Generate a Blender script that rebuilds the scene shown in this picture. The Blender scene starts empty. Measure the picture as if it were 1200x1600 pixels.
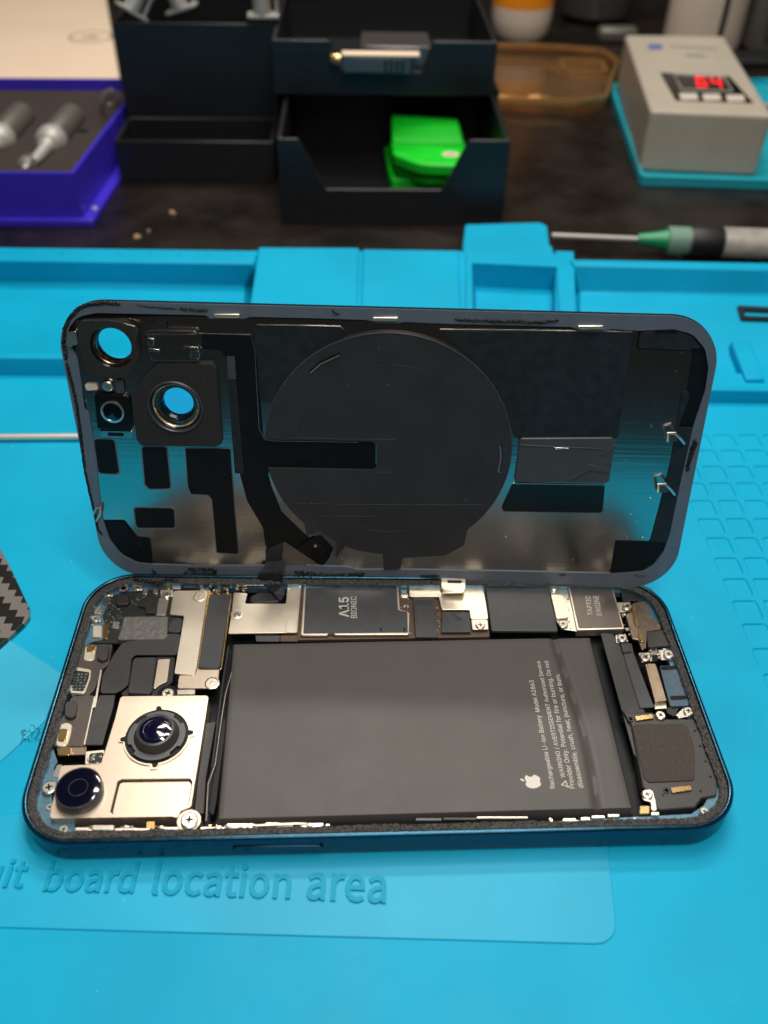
import bpy, math, random
from mathutils import Matrix, Vector
from mathutils.geometry import tessellate_polygon
random.seed(7)
S = 0.001                                   # everything below is authored in millimetres
scn = bpy.context.scene
COL = scn.collection

# ------------------------------------------------------------------ camera
F, CX, CY = 1387.4, 600.0, 800.0
CAM = Vector((-4.969, -86.9975, 174.3287))
RC = Matrix(((0.99956739, -0.02447469, 0.01631048),
             (-0.00445538, -0.67416138, -0.73857063),
             (0.02907218, 0.73817845, -0.67397877)))     # rows: right, down, forward
cd = bpy.data.cameras.new('camera'); cam = bpy.data.objects.new('camera', cd); COL.objects.link(cam)
m = Matrix.Identity(4)
for i in range(3):
    m[i][0] = RC[0][i]; m[i][1] = -RC[1][i]; m[i][2] = -RC[2][i]; m[i][3] = CAM[i] * S
cam.matrix_world = m
cd.sensor_fit = 'VERTICAL'; cd.sensor_height = 36; cd.sensor_width = 27
cd.lens = F / 1600 * 36; cd.clip_start = 0.01; cd.clip_end = 20
cd.dof.use_dof = True; cd.dof.focus_distance = 0.208; cd.dof.aperture_fstop = 12.5
scn.camera = cam
# ------------------------------------------------------------------ world and lamps
w = bpy.data.worlds.new('World'); scn.world = w; w.use_nodes = True
w.node_tree.nodes['Background'].inputs[0].default_value = (0.50, 0.42, 0.36, 1)
w.node_tree.nodes['Background'].inputs[1].default_value = 0.034
scn.view_settings.view_transform = 'Standard'; scn.view_settings.look = 'None'
scn.view_settings.exposure = 0; scn.view_settings.gamma = 1
def lamp(name, loc, target, sx, sy, power, col):
    l = bpy.data.lights.new(name, 'AREA'); l.shape = 'RECTANGLE'; l.size = sx * S; l.size_y = sy * S
    l.energy = power; l.color = col
    o = bpy.data.objects.new(name, l); COL.objects.link(o)
    o.location = Vector(loc) * S
    o.rotation_euler = (Vector(target) - Vector(loc)).to_track_quat('-Z', 'Y').to_euler()
    return o
for i_, y_ in enumerate((-130, 120, 330, 560)):
    lamp('ceiling_and_fill_tube', (50, y_, 720), (20, y_ * .6 + 20, 0), 420, 40, 3.1 if y_ > 500 else 1.78, (1.0, 0.93, 0.83))  # rearmost tube is an added fill that brightens the background
lamp('front_fill_light', (40, -420, 600), (0, 60, 20), 300, 300, 1.3, (1.0, 0.95, 0.88))  # added weak fill from the front, not a known room lamp

# ------------------------------------------------------------------ frames (pixel of the 1200x1600 photo -> point of a real plane)
FW = Matrix.Identity(4)
a_, b_, c_ = 1.374141, -0.0608139, 0.0171237
FP = Matrix.Translation((1.77858, 71.89336, 6.67391)) @ Matrix.Rotation(b_, 4, 'Z') @ Matrix.Rotation(a_, 4, 'X') @ Matrix.Rotation(c_, 4, 'Z')
def at(fr, x, y, w=0.0):
    d = RC.transposed() @ Vector(((x - CX) / F, (y - CY) / F, 1))
    n = fr.col[2].to_3d(); o = fr.translation
    t = ((o - CAM).dot(n) + w) / d.dot(n)
    q = fr.inverted() @ (CAM + d * t)
    return (q.x, q.y)
CR = dict(A1=(30, 880, .25), A2=(230, 880, .25), A3=(430, 880, .25), A4=(630, 880, .25), A5=(850, 880, .25), A6=(30, 1080, .25),
          A7=(250, 1120, 1/3), A8=(850, 1080, .283333), B3=(80, 440, 1/3), B4=(80, 660, 1/3), B5=(400, 440, 1/3), B6=(400, 660, 1/3),
          B7=(760, 440, 1/3), B8=(760, 660, 1/3), P=(0, 0, 1))
def K(fr, key, pts, w):
    x0, y0, s = CR[key]
    return [at(fr, x0 + q[0] * s, y0 + q[1] * s, w) for q in pts]
def fillet(pts, r, seg=5):
    n = len(pts); out = []
    area = sum(pts[i][0] * pts[(i + 1) % n][1] - pts[(i + 1) % n][0] * pts[i][1] for i in range(n))
    if area < 0: pts = pts[::-1]; r = r[::-1] if isinstance(r, (list, tuple)) else r
    for i in range(n):
        p = Vector(pts[i][:2]); a = Vector(pts[i - 1][:2]) - p; b = Vector(pts[(i + 1) % n][:2]) - p
        ri = r[i] if isinstance(r, (list, tuple)) else r
        la, lb = a.length, b.length
        if ri <= 0 or la < 1e-6 or lb < 1e-6: out.append(tuple(p)); continue
        a.normalize(); b.normalize()
        ang = math.acos(max(-1, min(1, a.dot(b))))
        if ang > 3.0 or ang < .05: out.append(tuple(p)); continue
        t = min(ri / math.tan(ang / 2), la * .45, lb * .45)
        rr = t * math.tan(ang / 2)
        c = p + (a + b).normalized() * (rr / math.sin(ang / 2))
        s0 = p + a * t - c; s1 = p + b * t - c
        a0 = math.atan2(s0.y, s0.x); a1 = math.atan2(s1.y, s1.x); da = (a1 - a0 + math.pi) % (2 * math.pi) - math.pi
        for k in range(seg + 1):
            an = a0 + da * k / seg
            out.append((c.x + rr * math.cos(an), c.y + rr * math.sin(an)))
    return out
def circle(c, r, n=48, ry=None):
    ry = ry or r
    return [(c[0] + r * math.cos(2 * math.pi * k / n), c[1] + ry * math.sin(2 * math.pi * k / n)) for k in range(n)]
def rrect(x0, y0, x1, y1, r, seg=6):
    return fillet([(x0, y0), (x1, y0), (x1, y1), (x0, y1)], r, seg) if r > 0 else [(x0, y0), (x1, y0), (x1, y1), (x0, y1)]

def warp(quad, pts, w_, h_):
    A, B, C, D = [Vector(q) for q in quad]; out = []
    for x, y in pts:
        u, v = (x + w_ / 2) / w_, y / h_
        p = A.lerp(B, u).lerp(D.lerp(C, u), v); out.append((p.x, p.y))
    return out
# ------------------------------------------------------------------ materials
def lin(h):
    h = h.lstrip('#'); v = [int(h[i:i + 2], 16) / 255 for i in (0, 2, 4)]
    return tuple(c / 12.92 if c <= .04045 else ((c + .055) / 1.055) ** 2.4 for c in v) + (1,)
def mat(name, col, rough=.5, metal=0, var=0.0, vs=.5, bump=0, bs=1.0, spec=.5, stretch=(1, 1, 1), emit=None, trans=0, ior=1.45, coat=0, rvar=0.0, col2=None, alpha=1, detail=4):
    mt = bpy.data.materials.new(name); mt.use_nodes = True; nt = mt.node_tree; N = nt.nodes; L = nt.links
    b = N['Principled BSDF']
    c = lin(col) if isinstance(col, str) else tuple(col) + (1,)
    b.inputs['Base Color'].default_value = c; b.inputs['Roughness'].default_value = rough; b.inputs['Metallic'].default_value = metal
    b.inputs['Specular IOR Level'].default_value = spec; b.inputs['Transmission Weight'].default_value = trans
    b.inputs['IOR'].default_value = ior; b.inputs['Coat Weight'].default_value = coat; b.inputs['Coat Roughness'].default_value = .08
    b.inputs['Alpha'].default_value = alpha
    if emit: b.inputs['Emission Color'].default_value = c; b.inputs['Emission Strength'].default_value = emit
    tc = N.new('ShaderNodeTexCoord'); mp = N.new('ShaderNodeMapping'); mp.inputs['Scale'].default_value = tuple(1000 * s for s in stretch)
    L.new(tc.outputs['Object'], mp.inputs['Vector'])
    def noise(sc, dt=detail):
        n = N.new('ShaderNodeTexNoise'); n.inputs['Scale'].default_value = sc; n.inputs['Detail'].default_value = dt
        L.new(mp.outputs[0], n.inputs['Vector']); return n
    if var or col2:
        n = noise(vs); r = N.new('ShaderNodeValToRGB'); r.color_ramp.elements[0].position = .35; r.color_ramp.elements[1].position = .65
        c2 = lin(col2) if col2 else tuple(min(1, x * (1 + var)) for x in c[:3]) + (1,)
        c1 = c if col2 else tuple(x * (1 - var) for x in c[:3]) + (1,)
        r.color_ramp.elements[0].color = c1; r.color_ramp.elements[1].color = c2
        L.new(n.outputs[0], r.inputs[0]); L.new(r.outputs[0], b.inputs['Base Color'])
    if rvar:
        n = noise(vs * 1.7); mr = N.new('ShaderNodeMapRange'); mr.inputs[1].default_value = .3; mr.inputs[2].default_value = .7
        mr.inputs[3].default_value = max(.02, rough - rvar); mr.inputs[4].default_value = min(1, rough + rvar)
        L.new(n.outputs[0], mr.inputs[0]); L.new(mr.outputs[0], b.inputs['Roughness'])
    if bump:
        n = noise(bs); bp = N.new('ShaderNodeBump'); bp.inputs['Distance'].default_value = bump * S; bp.inputs['Strength'].default_value = 1
        L.new(n.outputs[0], bp.inputs['Height']); L.new(bp.outputs[0], b.inputs['Normal'])
    return mt
M = {}
M['mat'] = mat('blue_silicone', (0.001, 0.35, 0.585), .52, var=.06, vs=.03, bump=.02, bs=2.5, spec=.22, rvar=.06)
M['matinset'] = mat('blue_silicone_satin', (0.004, 0.37, 0.61), .45, var=.05, vs=.05, bump=.015, bs=3, spec=.35)
M['letter'] = mat('smooth_blue_silicone', (0.0005, 0.31, 0.50), .5, spec=.2)
M['film'] = mat('scuffed_blue_silicone', (0.03, 0.40, 0.62), .42, var=.04, vs=.1, spec=.45)
M['desk'] = mat('desk_black_brown', (0.012, 0.0085, 0.007), .32, var=.5, vs=.04, bump=.02, bs=1.2, spec=.55, rvar=.08)
M['wall'] = mat('dark_back_wall', (0.02, 0.016, 0.013), .8, var=.2, vs=.01)
M['frame'] = mat('midnight_aluminium', (0.022, 0.075, 0.12), .22, metal=.85, rvar=.05, vs=.3)
M['glue'] = mat('black_adhesive_foam', (0.055, 0.052, 0.05), .55, var=.75, vs=2.6, bump=.25, bs=5, spec=.5)
M['gluedk'] = mat('black_glue_residue', (0.010, 0.010, 0.011), .5, var=.3, vs=2, bump=.03, bs=4)
M['teal'] = mat('anodised_blue_ledge', (0.10, 0.20, 0.28), .36, metal=.5, var=.15, vs=.8, bump=.02, bs=3)
M['floor'] = mat('chassis_black', (0.004, 0.006, 0.008), .45, var=.3, vs=1, spec=.25)
M['batt'] = mat('battery_wrap_grey', (0.064, 0.060, 0.057), .52, var=.04, vs=.06, bump=.006, bs=4, spec=.5, rvar=.03)
M['print'] = mat('pale_print', (0.62, 0.58, 0.53), .5)
M['gold'] = mat('champagne_nickel', (0.95, 0.86, 0.72), .33, metal=.9, var=.015, vs=.15)
M['camplate'] = mat('satin_nickel_plate', (0.72, 0.60, 0.48), .36, metal=.85, var=.02, vs=.5, bump=.0006, bs=14)
M['screw'] = mat('screw_nickel', (0.80, 0.74, 0.66), .3, metal=.95, var=.1, vs=2)
M['dark'] = mat('matte_black_plastic', (0.022, 0.021, 0.021), .45, var=.12, vs=1, bump=.006, bs=8)
M['grey'] = mat('charcoal_flex', (0.042, 0.041, 0.042), .42, var=.08, vs=.7, bump=.008, bs=5)
M['sheet'] = mat('graphite_sheet', (0.060, 0.063, 0.070), .36, var=.06, vs=.4, bump=.006, bs=3)
M['taptic'] = mat('brown_grey_steel', (0.14, 0.12, 0.11), .3, metal=.6, var=.05, vs=1)
M['bronze'] = mat('bronze_shield', (0.42, 0.32, 0.24), .3, metal=1, var=.10, vs=.5)
M['pcb'] = mat('black_circuit_board', (0.02, 0.024, 0.022), .35, var=.3, vs=2)
M['pcbbr'] = mat('brown_circuit_board', (0.09, 0.055, 0.04), .4, var=.2, vs=3)
M['smd'] = mat('solder_tin', (0.78, 0.74, 0.66), .25, metal=.9, var=.15, vs=6)
M['smdb'] = mat('component_teal', (0.10, 0.22, 0.26), .35, var=.4, vs=5)
M['brass'] = mat('gold_contact', (0.85, 0.58, 0.25), .22, metal=1, var=.05, vs=4)
M['felt'] = mat('speckled_mesh_pad', (0.035, 0.03, 0.027), .8, bump=.12, bs=6, col2='4a423c', vs=5, detail=2)
M['wrinkle'] = mat('wrinkled_tape', (0.13, 0.125, 0.12), .4, var=.1, vs=1, bump=.35, bs=.7)
M['lens'] = mat('lens_glass', (0.002, 0.003, 0.012), .03, coat=1, spec=.8)
M['lensblue'] = mat('lens_coating', (0.003, 0.003, 0.022), .06, coat=1, spec=1)
M['lensbar'] = mat('lens_barrel_grey', (0.085, 0.085, 0.09), .4, metal=.5)
M['slate'] = mat('slate_blue_flange', (0.14, 0.17, 0.215), .42, metal=.25, var=.05, vs=.25, bump=.004, bs=5)
M['edge'] = mat('midnight_glass_edge', (0.006, 0.016, 0.026), .15, coat=.5)
M['mirror'] = mat('rolled_steel_sheet', (0.50, 0.48, 0.45), .19, metal=1, bump=.018, bs=.8, stretch=(.035, 1.6, 1), detail=5)
M['tape'] = mat('black_graphite_tape', (0.0035, 0.0045, 0.006), .5, var=.25, vs=.5, bump=.012, bs=3, spec=.3)
M['tapeg'] = mat('dark_grey_tape', (0.016, 0.020, 0.025), .5, var=.2, vs=.4, bump=.012, bs=4, spec=.35)
M['coil'] = mat('charging_coil_film', (0.033, 0.034, 0.038), .42, var=.10, vs=.12, bump=.06, bs=.16, spec=.4)
M['foam'] = mat('black_foam_gasket', (0.02, 0.019, 0.018), .7, var=.3, vs=2, bump=.12, bs=3)
M['steel'] = mat('bright_steel', (0.72, 0.70, 0.66), .18, metal=1, var=.08, vs=1)
M['glass'] = mat('clear_glass', (1, 1, 1), .02, trans=1, ior=1.02, spec=.3)
M['glassb'] = mat('coated_blue_glass', (.72, .82, 1), .02, trans=1, ior=1.02, spec=.5)
M['purple'] = mat('violet_blue_plastic', (0.045, 0.026, 0.52), .34, var=.06, vs=.05, bump=.02, bs=1)
M['boxfoam'] = mat('black_box_foam', (0.035, 0.025, 0.022), .9, var=.3, vs=1, bump=.3, bs=1.2)
M['knurl'] = mat('grey_knurled_handle', (0.13, 0.125, 0.11), .45, metal=.4, var=.1, vs=1)
M['cap'] = mat('satin_cap', (0.42, 0.41, 0.39), .55, metal=.4)
M['orgn'] = mat('black_printed_plastic', (0.012, 0.0125, 0.015), .34, var=.15, vs=.1, bump=.05, bs=1.6, stretch=(.1, .1, 3))
M['beige'] = mat('cream_card', (0.80, 0.64, 0.49), .5, var=.03, vs=.02)
M['emblem'] = mat('grey_ink', (0.24, 0.20, 0.16), .6)
M['orange'] = mat('orange_label', (0.80, 0.27, 0.01), .4, var=.04, vs=.05)
M['white'] = mat('white_plastic', (0.70, 0.60, 0.50), .45, var=.03, vs=.05)
M['goldtrim'] = mat('gold_plastic_trim', (0.75, 0.45, 0.17), .25, metal=.8, var=.1, vs=.1)
M['clear'] = mat('clear_plastic', (.95, .9, .82), .06, trans=1, ior=1.3)
M['amber'] = mat('amber_tinted_plastic', (.55, .33, .16), .16, trans=.86, ior=1.3, coat=.4, var=.15, vs=.03)
M['green'] = mat('bright_green_plastic', (0.004, 0.58, 0.02), .45, var=.06, vs=.08)
M['devgrey'] = mat('grey_painted_shell', (0.40, 0.36, 0.30), .42, var=.03, vs=.06, bump=.01, bs=3)
M['devlow'] = mat('grey_lower_shell', (0.13, 0.115, 0.10), .5)
M['black'] = mat('gloss_black', (0.006, 0.006, 0.006), .2)
M['led'] = mat('red_led_segments', (0.9, 0.012, 0.02), .5, emit=.9)
M['btn'] = mat('silver_button', (0.55, 0.50, 0.44), .4)
M['inkb'] = mat('blue_ink', (0.08, 0.13, 0.30), .5)
M['inkg'] = mat('faint_grey_ink', (0.26, 0.245, 0.225), .5)
M['tealtray'] = mat('cyan_plastic_tray', (0.01, 0.33, 0.43), .45, var=.05, vs=.05)
M['greenhub'] = mat('green_luer_hub', (0.004, 0.25, 0.10), .35)
M['barrel'] = mat('clear_barrel', (.9, .9, .88), .08, trans=.95, ior=1.2)
M['paste'] = mat('grey_paste', (0.50, 0.46, 0.44), .5, var=.15, vs=.2)
M['rubber'] = mat('black_rubber', (0.008, 0.009, 0.011), .5)
M['smoke'] = mat('smoked_plastic', (0.06, 0.055, 0.055), .15, coat=.4)
M['crumb'] = mat('tan_crumb', (0.30, 0.20, 0.11), .8, bump=.3, bs=1)
M['dust'] = mat('pale_dust', (0.20, 0.55, 0.68), .8)
def twill():
    mt = bpy.data.materials.new('carbon_twill'); mt.use_nodes = True; nt = mt.node_tree; N = nt.nodes; L = nt.links
    b = N['Principled BSDF']; tc = N.new('ShaderNodeTexCoord'); sp = N.new('ShaderNodeSeparateXYZ'); L.new(tc.outputs['Object'], sp.inputs[0])
    def mth(op, a, bb=None):
        n = N.new('ShaderNodeMath'); n.operation = op
        for k, v in enumerate((a, bb)):
            if v is None: continue
            if isinstance(v, (int, float)): n.inputs[k].default_value = v
            else: L.new(v, n.inputs[k])
        return n.outputs[0]
    i = mth('FLOOR', mth('MULTIPLY', sp.outputs[0], 1000 / 2.3)); j = mth('FLOOR', mth('MULTIPLY', sp.outputs[1], 1000 / 2.3))
    v = mth('LESS_THAN', mth('MODULO', mth('ADD', mth('ADD', i, j), 400), 4), 1.5)
    mx = N.new('ShaderNodeMix'); mx.data_type = 'RGBA'; L.new(v, mx.inputs[0]); mx.inputs[6].default_value = (.012, .012, .012, 1); mx.inputs[7].default_value = (.17, .155, .145, 1)
    L.new(mx.outputs[2], b.inputs['Base Color']); b.inputs['Roughness'].default_value = .3; b.inputs['Coat Weight'].default_value = .5
    return mt
M['twill'] = twill()

# ------------------------------------------------------------------ object helpers
class Thing: pass
def thing(name, label, cat, fr=FW, loc=(0, 0, 0), group=None, kind=None):
    o = bpy.data.objects.new(name, None); COL.objects.link(o); o.empty_display_size = .01
    base = fr @ Matrix.Translation(loc)
    w = base.copy(); w.translation = base.translation * S
    o.matrix_world = w
    o['label'] = label; o['category'] = cat
    if group: o['group'] = group
    if kind: o['kind'] = kind
    t = Thing(); t.o = o; t.fr = fr; t.inv = base.inverted(); t.root = t
    return t
def sub(t, o):
    s = Thing(); s.o = o; s.fr = t.fr; s.inv = t.inv; return s
def raw(name, m_, t, V, Fc, bev=0, smooth=False, fr=None, seg=2):
    """one mesh object from vertices in mm, in the frame fr (default the thing's frame)"""
    fr = fr or (t.fr if t else FW)
    X = (t.inv @ fr) if t else fr
    me = bpy.data.meshes.new(name)
    me.from_pydata([tuple((X @ Vector(v)) * S) for v in V], [], Fc); me.validate(); me.update()
    me.materials.append(M[m_] if isinstance(m_, str) else m_)
    o = bpy.data.objects.new(name, me); COL.objects.link(o)
    if t: o.parent = t.o
    if bev:
        b = o.modifiers.new('bevel', 'BEVEL'); b.width = bev * S; b.segments = seg; b.limit_method = 'ANGLE'; b.angle_limit = math.radians(40)
        b.use_clamp_overlap = True
    if smooth or bev:
        for p in me.polygons: p.use_smooth = True
        try: me.set_sharp_from_angle(angle=math.radians(35))
        except Exception: pass
    return o
def extr(pts, w0, w1, holes=(), V=None, Fc=None):
    V = [] if V is None else V; Fc = [] if Fc is None else Fc
    def ccw(p):
        ar = sum(p[i][0] * p[(i + 1) % len(p)][1] - p[(i + 1) % len(p)][0] * p[i][1] for i in range(len(p)))
        return list(p) if ar > 0 else list(p)[::-1]
    pts = ccw(pts); hs = [ccw(h)[::-1] for h in holes]
    loops = [pts] + hs; base = len(V); n = sum(len(l) for l in loops)
    for wz in (w0, w1):
        for l in loops:
            V += [(q[0], q[1], wz) for q in l]
    if hs or len(pts) > 130:
        tr = tessellate_polygon([[Vector((q[0], q[1], 0)) for q in l] for l in loops])
        flat = [q for l in loops for q in l]
        for a, b, c in tr:
            ar = (flat[b][0] - flat[a][0]) * (flat[c][1] - flat[a][1]) - (flat[b][1] - flat[a][1]) * (flat[c][0] - flat[a][0])
            if ar < 0: b, c = c, b
            Fc.append((base + n + a, base + n + b, base + n + c)); Fc.append((base + a, base + c, base + b))
    else:
        Fc.append(tuple(base + n + k for k in range(n))); Fc.append(tuple(base + k for k in reversed(range(n))))
    s = base
    for l in loops:
        ln = len(l)
        for k in range(ln):
            k2 = (k + 1) % ln
            Fc.append((s + k, s + k2, s + n + k2, s + n + k))
        s += ln
    return V, Fc
def prism(name, m_, t, pts, w0, w1, bev=.12, holes=(), fr=None, seg=2):
    V, Fc = extr(pts, w0, w1, holes)
    return raw(name, m_, t, V, Fc, bev=bev if not holes else 0, fr=fr, seg=seg)
def tr(name, m_, t, key, pts, w1, th, r=.3, bev=.1, holes=(), fr=None):
    """traced outline at height w1, th thick"""
    fr = fr or t.fr
    return prism(name, m_, t, fillet(K(fr, key, pts, w1), r), w1 - th, w1, bev=bev, holes=holes, fr=fr)
def lathe(prof, c, n=40, V=None, Fc=None, axis='z', sx=1, sy=1):
    V = [] if V is None else V; Fc = [] if Fc is None else Fc; base = len(V)
    for (r, z) in prof:
        for k in range(n):
            an = 2 * math.pi * k / n; x, y = r * math.cos(an) * sx, r * math.sin(an) * sy
            V.append((c[0] + x, c[1] + y, c[2] + z) if axis == 'z' else (c[0] + z, c[1] + x, c[2] + y))
    for j in range(len(prof) - 1):
        for k in range(n):
            k2 = (k + 1) % n
            Fc.append((base + j * n + k, base + j * n + k2, base + (j + 1) * n + k2, base + (j + 1) * n + k))
    if prof[0][0] > 1e-4: Fc.append(tuple(base + k for k in reversed(range(n))))
    if prof[-1][0] > 1e-4: Fc.append(tuple(base + (len(prof) - 1) * n + k for k in range(n)))
    return V, Fc
def tubev(path, r, n=8, V=None, Fc=None):
    V = [] if V is None else V; Fc = [] if Fc is None else Fc; base = len(V)
    P = [Vector(p) for p in path]
    for i, p in enumerate(P):
        d = (P[min(i + 1, len(P) - 1)] - P[max(i - 1, 0)]).normalized()
        u = d.cross(Vector((0, 0, 1))); u = u.normalized() if u.length > .05 else Vector((1, 0, 0)); v = d.cross(u)
        for k in range(n):
            an = 2 * math.pi * k / n; V.append(tuple(p + (u * math.cos(an) + v * math.sin(an)) * r))
    for j in range(len(P) - 1):
        for k in range(n):
            k2 = (k + 1) % n; Fc.append((base + j * n + k, base + j * n + k2, base + (j + 1) * n + k2, base + (j + 1) * n + k))
    Fc.append(tuple(base + k for k in reversed(range(n)))); Fc.append(tuple(base + (len(P) - 1) * n + k for k in range(n)))
    return V, Fc
def boxv(x0, y0, z0, x1, y1, z1, V, Fc):
    return extr([(x0, y0), (x1, y0), (x1, y1), (x0, y1)], z0, z1, (), V, Fc)
def screw(t, px, py, z, r=1.05, rot=None, name='screw', m_='screw', fr=None):
    fr = fr or t.fr
    c = at(fr, px, py, z); rot = random.uniform(0, 1.5) if rot is None else rot
    a, l = r * .12, r * .5; plus = [(a, a), (a, l), (-a, l), (-a, a), (-l, a), (-l, -a), (-a, -a), (-a, -l), (a, -l), (a, -a), (l, -a), (l, a)]
    plus = [(c[0] + x * math.cos(rot) - y * math.sin(rot), c[1] + x * math.sin(rot) + y * math.cos(rot)) for x, y in plus]
    V, Fc = extr(circle(c, r * .82, 28), z - .3, z, [plus])
    lathe([(r, -.7), (r, -.15), (r * .82, 0)], (c[0], c[1], z), 28, V, Fc); Fc.pop(); Fc.pop()
    lathe([(0.0001, -.14), (r * .8, -.14)], (c[0], c[1], z), 28, V, Fc)
    return raw(name, m_, t, V, Fc, fr=fr)
try:
    import os
    FONT = bpy.data.fonts.load(os.path.join(bpy.utils.system_resource('DATAFILES'), 'fonts', 'Inter.woff2'))
except Exception:
    FONT = None
try:
    FONT2 = bpy.data.fonts.load(os.path.join(bpy.utils.system_resource('DATAFILES'), 'fonts', 'Noto Sans CJK Regular.woff2'))
except Exception:
    FONT2 = None
def textv(s, fr, w, p0, p1, th=.02, hs=1.0, shear=0.0, font=None, plain=False):
    """text laid on the plane w with its base line from pixel p0 to pixel p1; returns V,F in the frame"""
    cu = bpy.data.curves.new('t', 'FONT'); cu.body = s; cu.size = 1; cu.extrude = .001; cu.shear = shear; cu.resolution_u = 3
    if FONT and not plain: cu.font = FONT
    if FONT2 and plain: cu.font = FONT2
    if font: cu.offset = font
    ob = bpy.data.objects.new('t', cu); COL.objects.link(ob)
    bpy.context.view_layer.update(); dg = bpy.context.evaluated_depsgraph_get()
    me = bpy.data.meshes.new_from_object(ob.evaluated_get(dg)); bpy.data.objects.remove(ob)
    xs = [v.co.x for v in me.vertices]; x0, x1 = min(xs), max(xs)
    A = Vector(at(fr, *p0, w)); B = Vector(at(fr, *p1, w)); d = (B - A); k = d.length / (x1 - x0); d.normalize(); nrm = Vector((-d.y, d.x))
    V = [tuple(A + d * ((v.co.x - x0) * k) + nrm * (v.co.y * k * hs)) + (w + (th if v.co.z > 0 else -.02),) for v in me.vertices]
    Fc = [tuple(p.vertices) for p in me.polygons]; bpy.data.meshes.remove(me)
    return V, Fc
def merge(lst):
    V, Fc = [], []
    for v, f in lst:
        b = len(V); V += v; Fc += [tuple(i + b for i in q) for q in f]
    return V, Fc
def gunk(name, m_, t, path, width, w, h=.35, step=.3, fr=None, keep=1.0):
    """crumbly strip of residue along a path of (x,y) in the frame"""
    P = [Vector(p) for p in path]; pts = []
    for i in range(len(P) - 1):
        n = max(1, int((P[i + 1] - P[i]).length / step))
        for k in range(n): pts.append(P[i].lerp(P[i + 1], k / n))
    pts.append(P[-1]); V, Fc = [], []; ac = 6
    wob = 0
    for i, p in enumerate(pts):
        d = (pts[min(i + 1, len(pts) - 1)] - pts[max(i - 1, 0)]).normalized(); nn = Vector((-d.y, d.x))
        wob = wob * .8 + random.uniform(-.12, .12) * width
        end = min(1, i / 3, (len(pts) - 1 - i) / 3) if len(pts) > 6 else 1
        for k in range(ac):
            s = (k / (ac - 1) - .5) * width * (.6 + .4 * end) * random.uniform(.8, 1.15) + wob * .5
            z = 0 if k in (0, ac - 1) else h * random.uniform(.15, 1.0) * (.3 + .7 * end)
            q = p + nn * s; V.append((q.x, q.y, w + z))
    for i in range(len(pts) - 1):
        for k in range(ac - 1):
            Fc.append((i * ac + k, i * ac + k + 1, (i + 1) * ac + k + 1, (i + 1) * ac + k))
    return raw(name, m_, t, V, Fc, fr=fr)
def tag(o, label, cat, group=None, kind=None):
    if label: o['label'] = label
    if cat: o['category'] = cat
    if group: o['group'] = group
    if kind: o['kind'] = kind
    return o

# ================================================================== SETTING: desk and back wall
V, Fc = extr([(-900, -75), (900, -75), (900, 840), (-900, 840)], -30, -4)
tag(raw('desk', 'desk', None, V, Fc, bev=2), None, None, kind='structure')
V, Fc = extr([(-900, 840.5), (900, 840.5), (900, 860), (-900, 860)], -30, 500)
tag(raw('back_wall', 'wall', None, V, Fc), None, None, kind='structure')

# ================================================================== REPAIR MAT
rm = thing('repair_mat', 'bright blue silicone repair mat with trays, lettering and a cell grid', 'repair mat', FW, (0, 0, -4))
def mat_surface():
    V, Fc = [], []
    gx0, gx1, px_ = 93.0, 175.0, 8.2; gy0, gy1 = -34.6, 141.4
    nx, ny = 10, 22; py_ = (gy1 - gy0) / ny; px_ = 8.2
    gx1 = gx0 + nx * px_
    XL, XR, YF, YB = -235.0, 235.0, -68.0, 176.0
    def quad(x0, y0, x1, y1, z=0):
        b = len(V); V.extend([(x0, y0, z), (x1, y0, z), (x1, y1, z), (x0, y1, z)]); Fc.append((b, b + 1, b + 2, b + 3))
    quad(XL, YF, gx0, YB); quad(gx1, YF, XR, YB); quad(gx0, YF, gx1, gy0); quad(gx0, gy1, gx1, YB)
    for i in range(nx):
        for j in range(ny):
            x0, y0 = gx0 + i * px_, gy0 + j * py_; cx, cy = x0 + px_ / 2, y0 + py_ / 2
            if False: continue
            sg = 4; hx, hy = px_ / 2 - .75, py_ / 2 - .75
            inner = rrect(cx - hx, cy - hy, cx + hx, cy + hy, 1.0, sg)
            inner2 = rrect(cx - hx + .35, cy - hy + .35, cx + hx - .35, cy + hy - .35, .8, sg)
            n = len(inner); b = len(V)
            V.extend([(x0, y0, 0), (x0 + px_, y0, 0), (x0 + px_, y0 + py_, 0), (x0, y0 + py_, 0)])
            V.extend([(q[0], q[1], 0) for q in inner]); V.extend([(q[0], q[1], -.4) for q in inner2])
            # inner loop: corners come in groups of sg+1 in the order of the 4 corners
            per = n // 4
            for c in range(4):
                for k in range(per - 1):
                    Fc.append((b + c, b + 4 + c * per + k + 1, b + 4 + c * per + k))
                c2 = (c + 1) % 4
                Fc.append((b + c, b + c2, b + 4 + c2 * per, b + 4 + c * per + per - 1))
            for k in range(n):
                k2 = (k + 1) % n; Fc.append((b + 4 + k, b + 4 + k2, b + 4 + n + k2, b + 4 + n + k))
            Fc.append(tuple(b + 4 + n + k for k in range(n)))
    # rim and underside
    b = len(V); V.extend([(XL, YF, 0), (XR, YF, 0), (XR, YB, 0), (XL, YB, 0), (XL, YF, -3.9), (XR, YF, -3.9), (XR, YB, -3.9), (XL, YB, -3.9)])
    Fc.extend([(b, b + 4, b + 5, b + 1), (b + 1, b + 5, b + 6, b + 2), (b + 2, b + 6, b + 7, b + 3), (b + 3, b + 7, b + 4, b), (b + 7, b + 6, b + 5, b + 4)])
    return V, Fc
V, Fc = mat_surface(); raw('mat_sheet', 'mat', rm, V, Fc)
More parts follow.
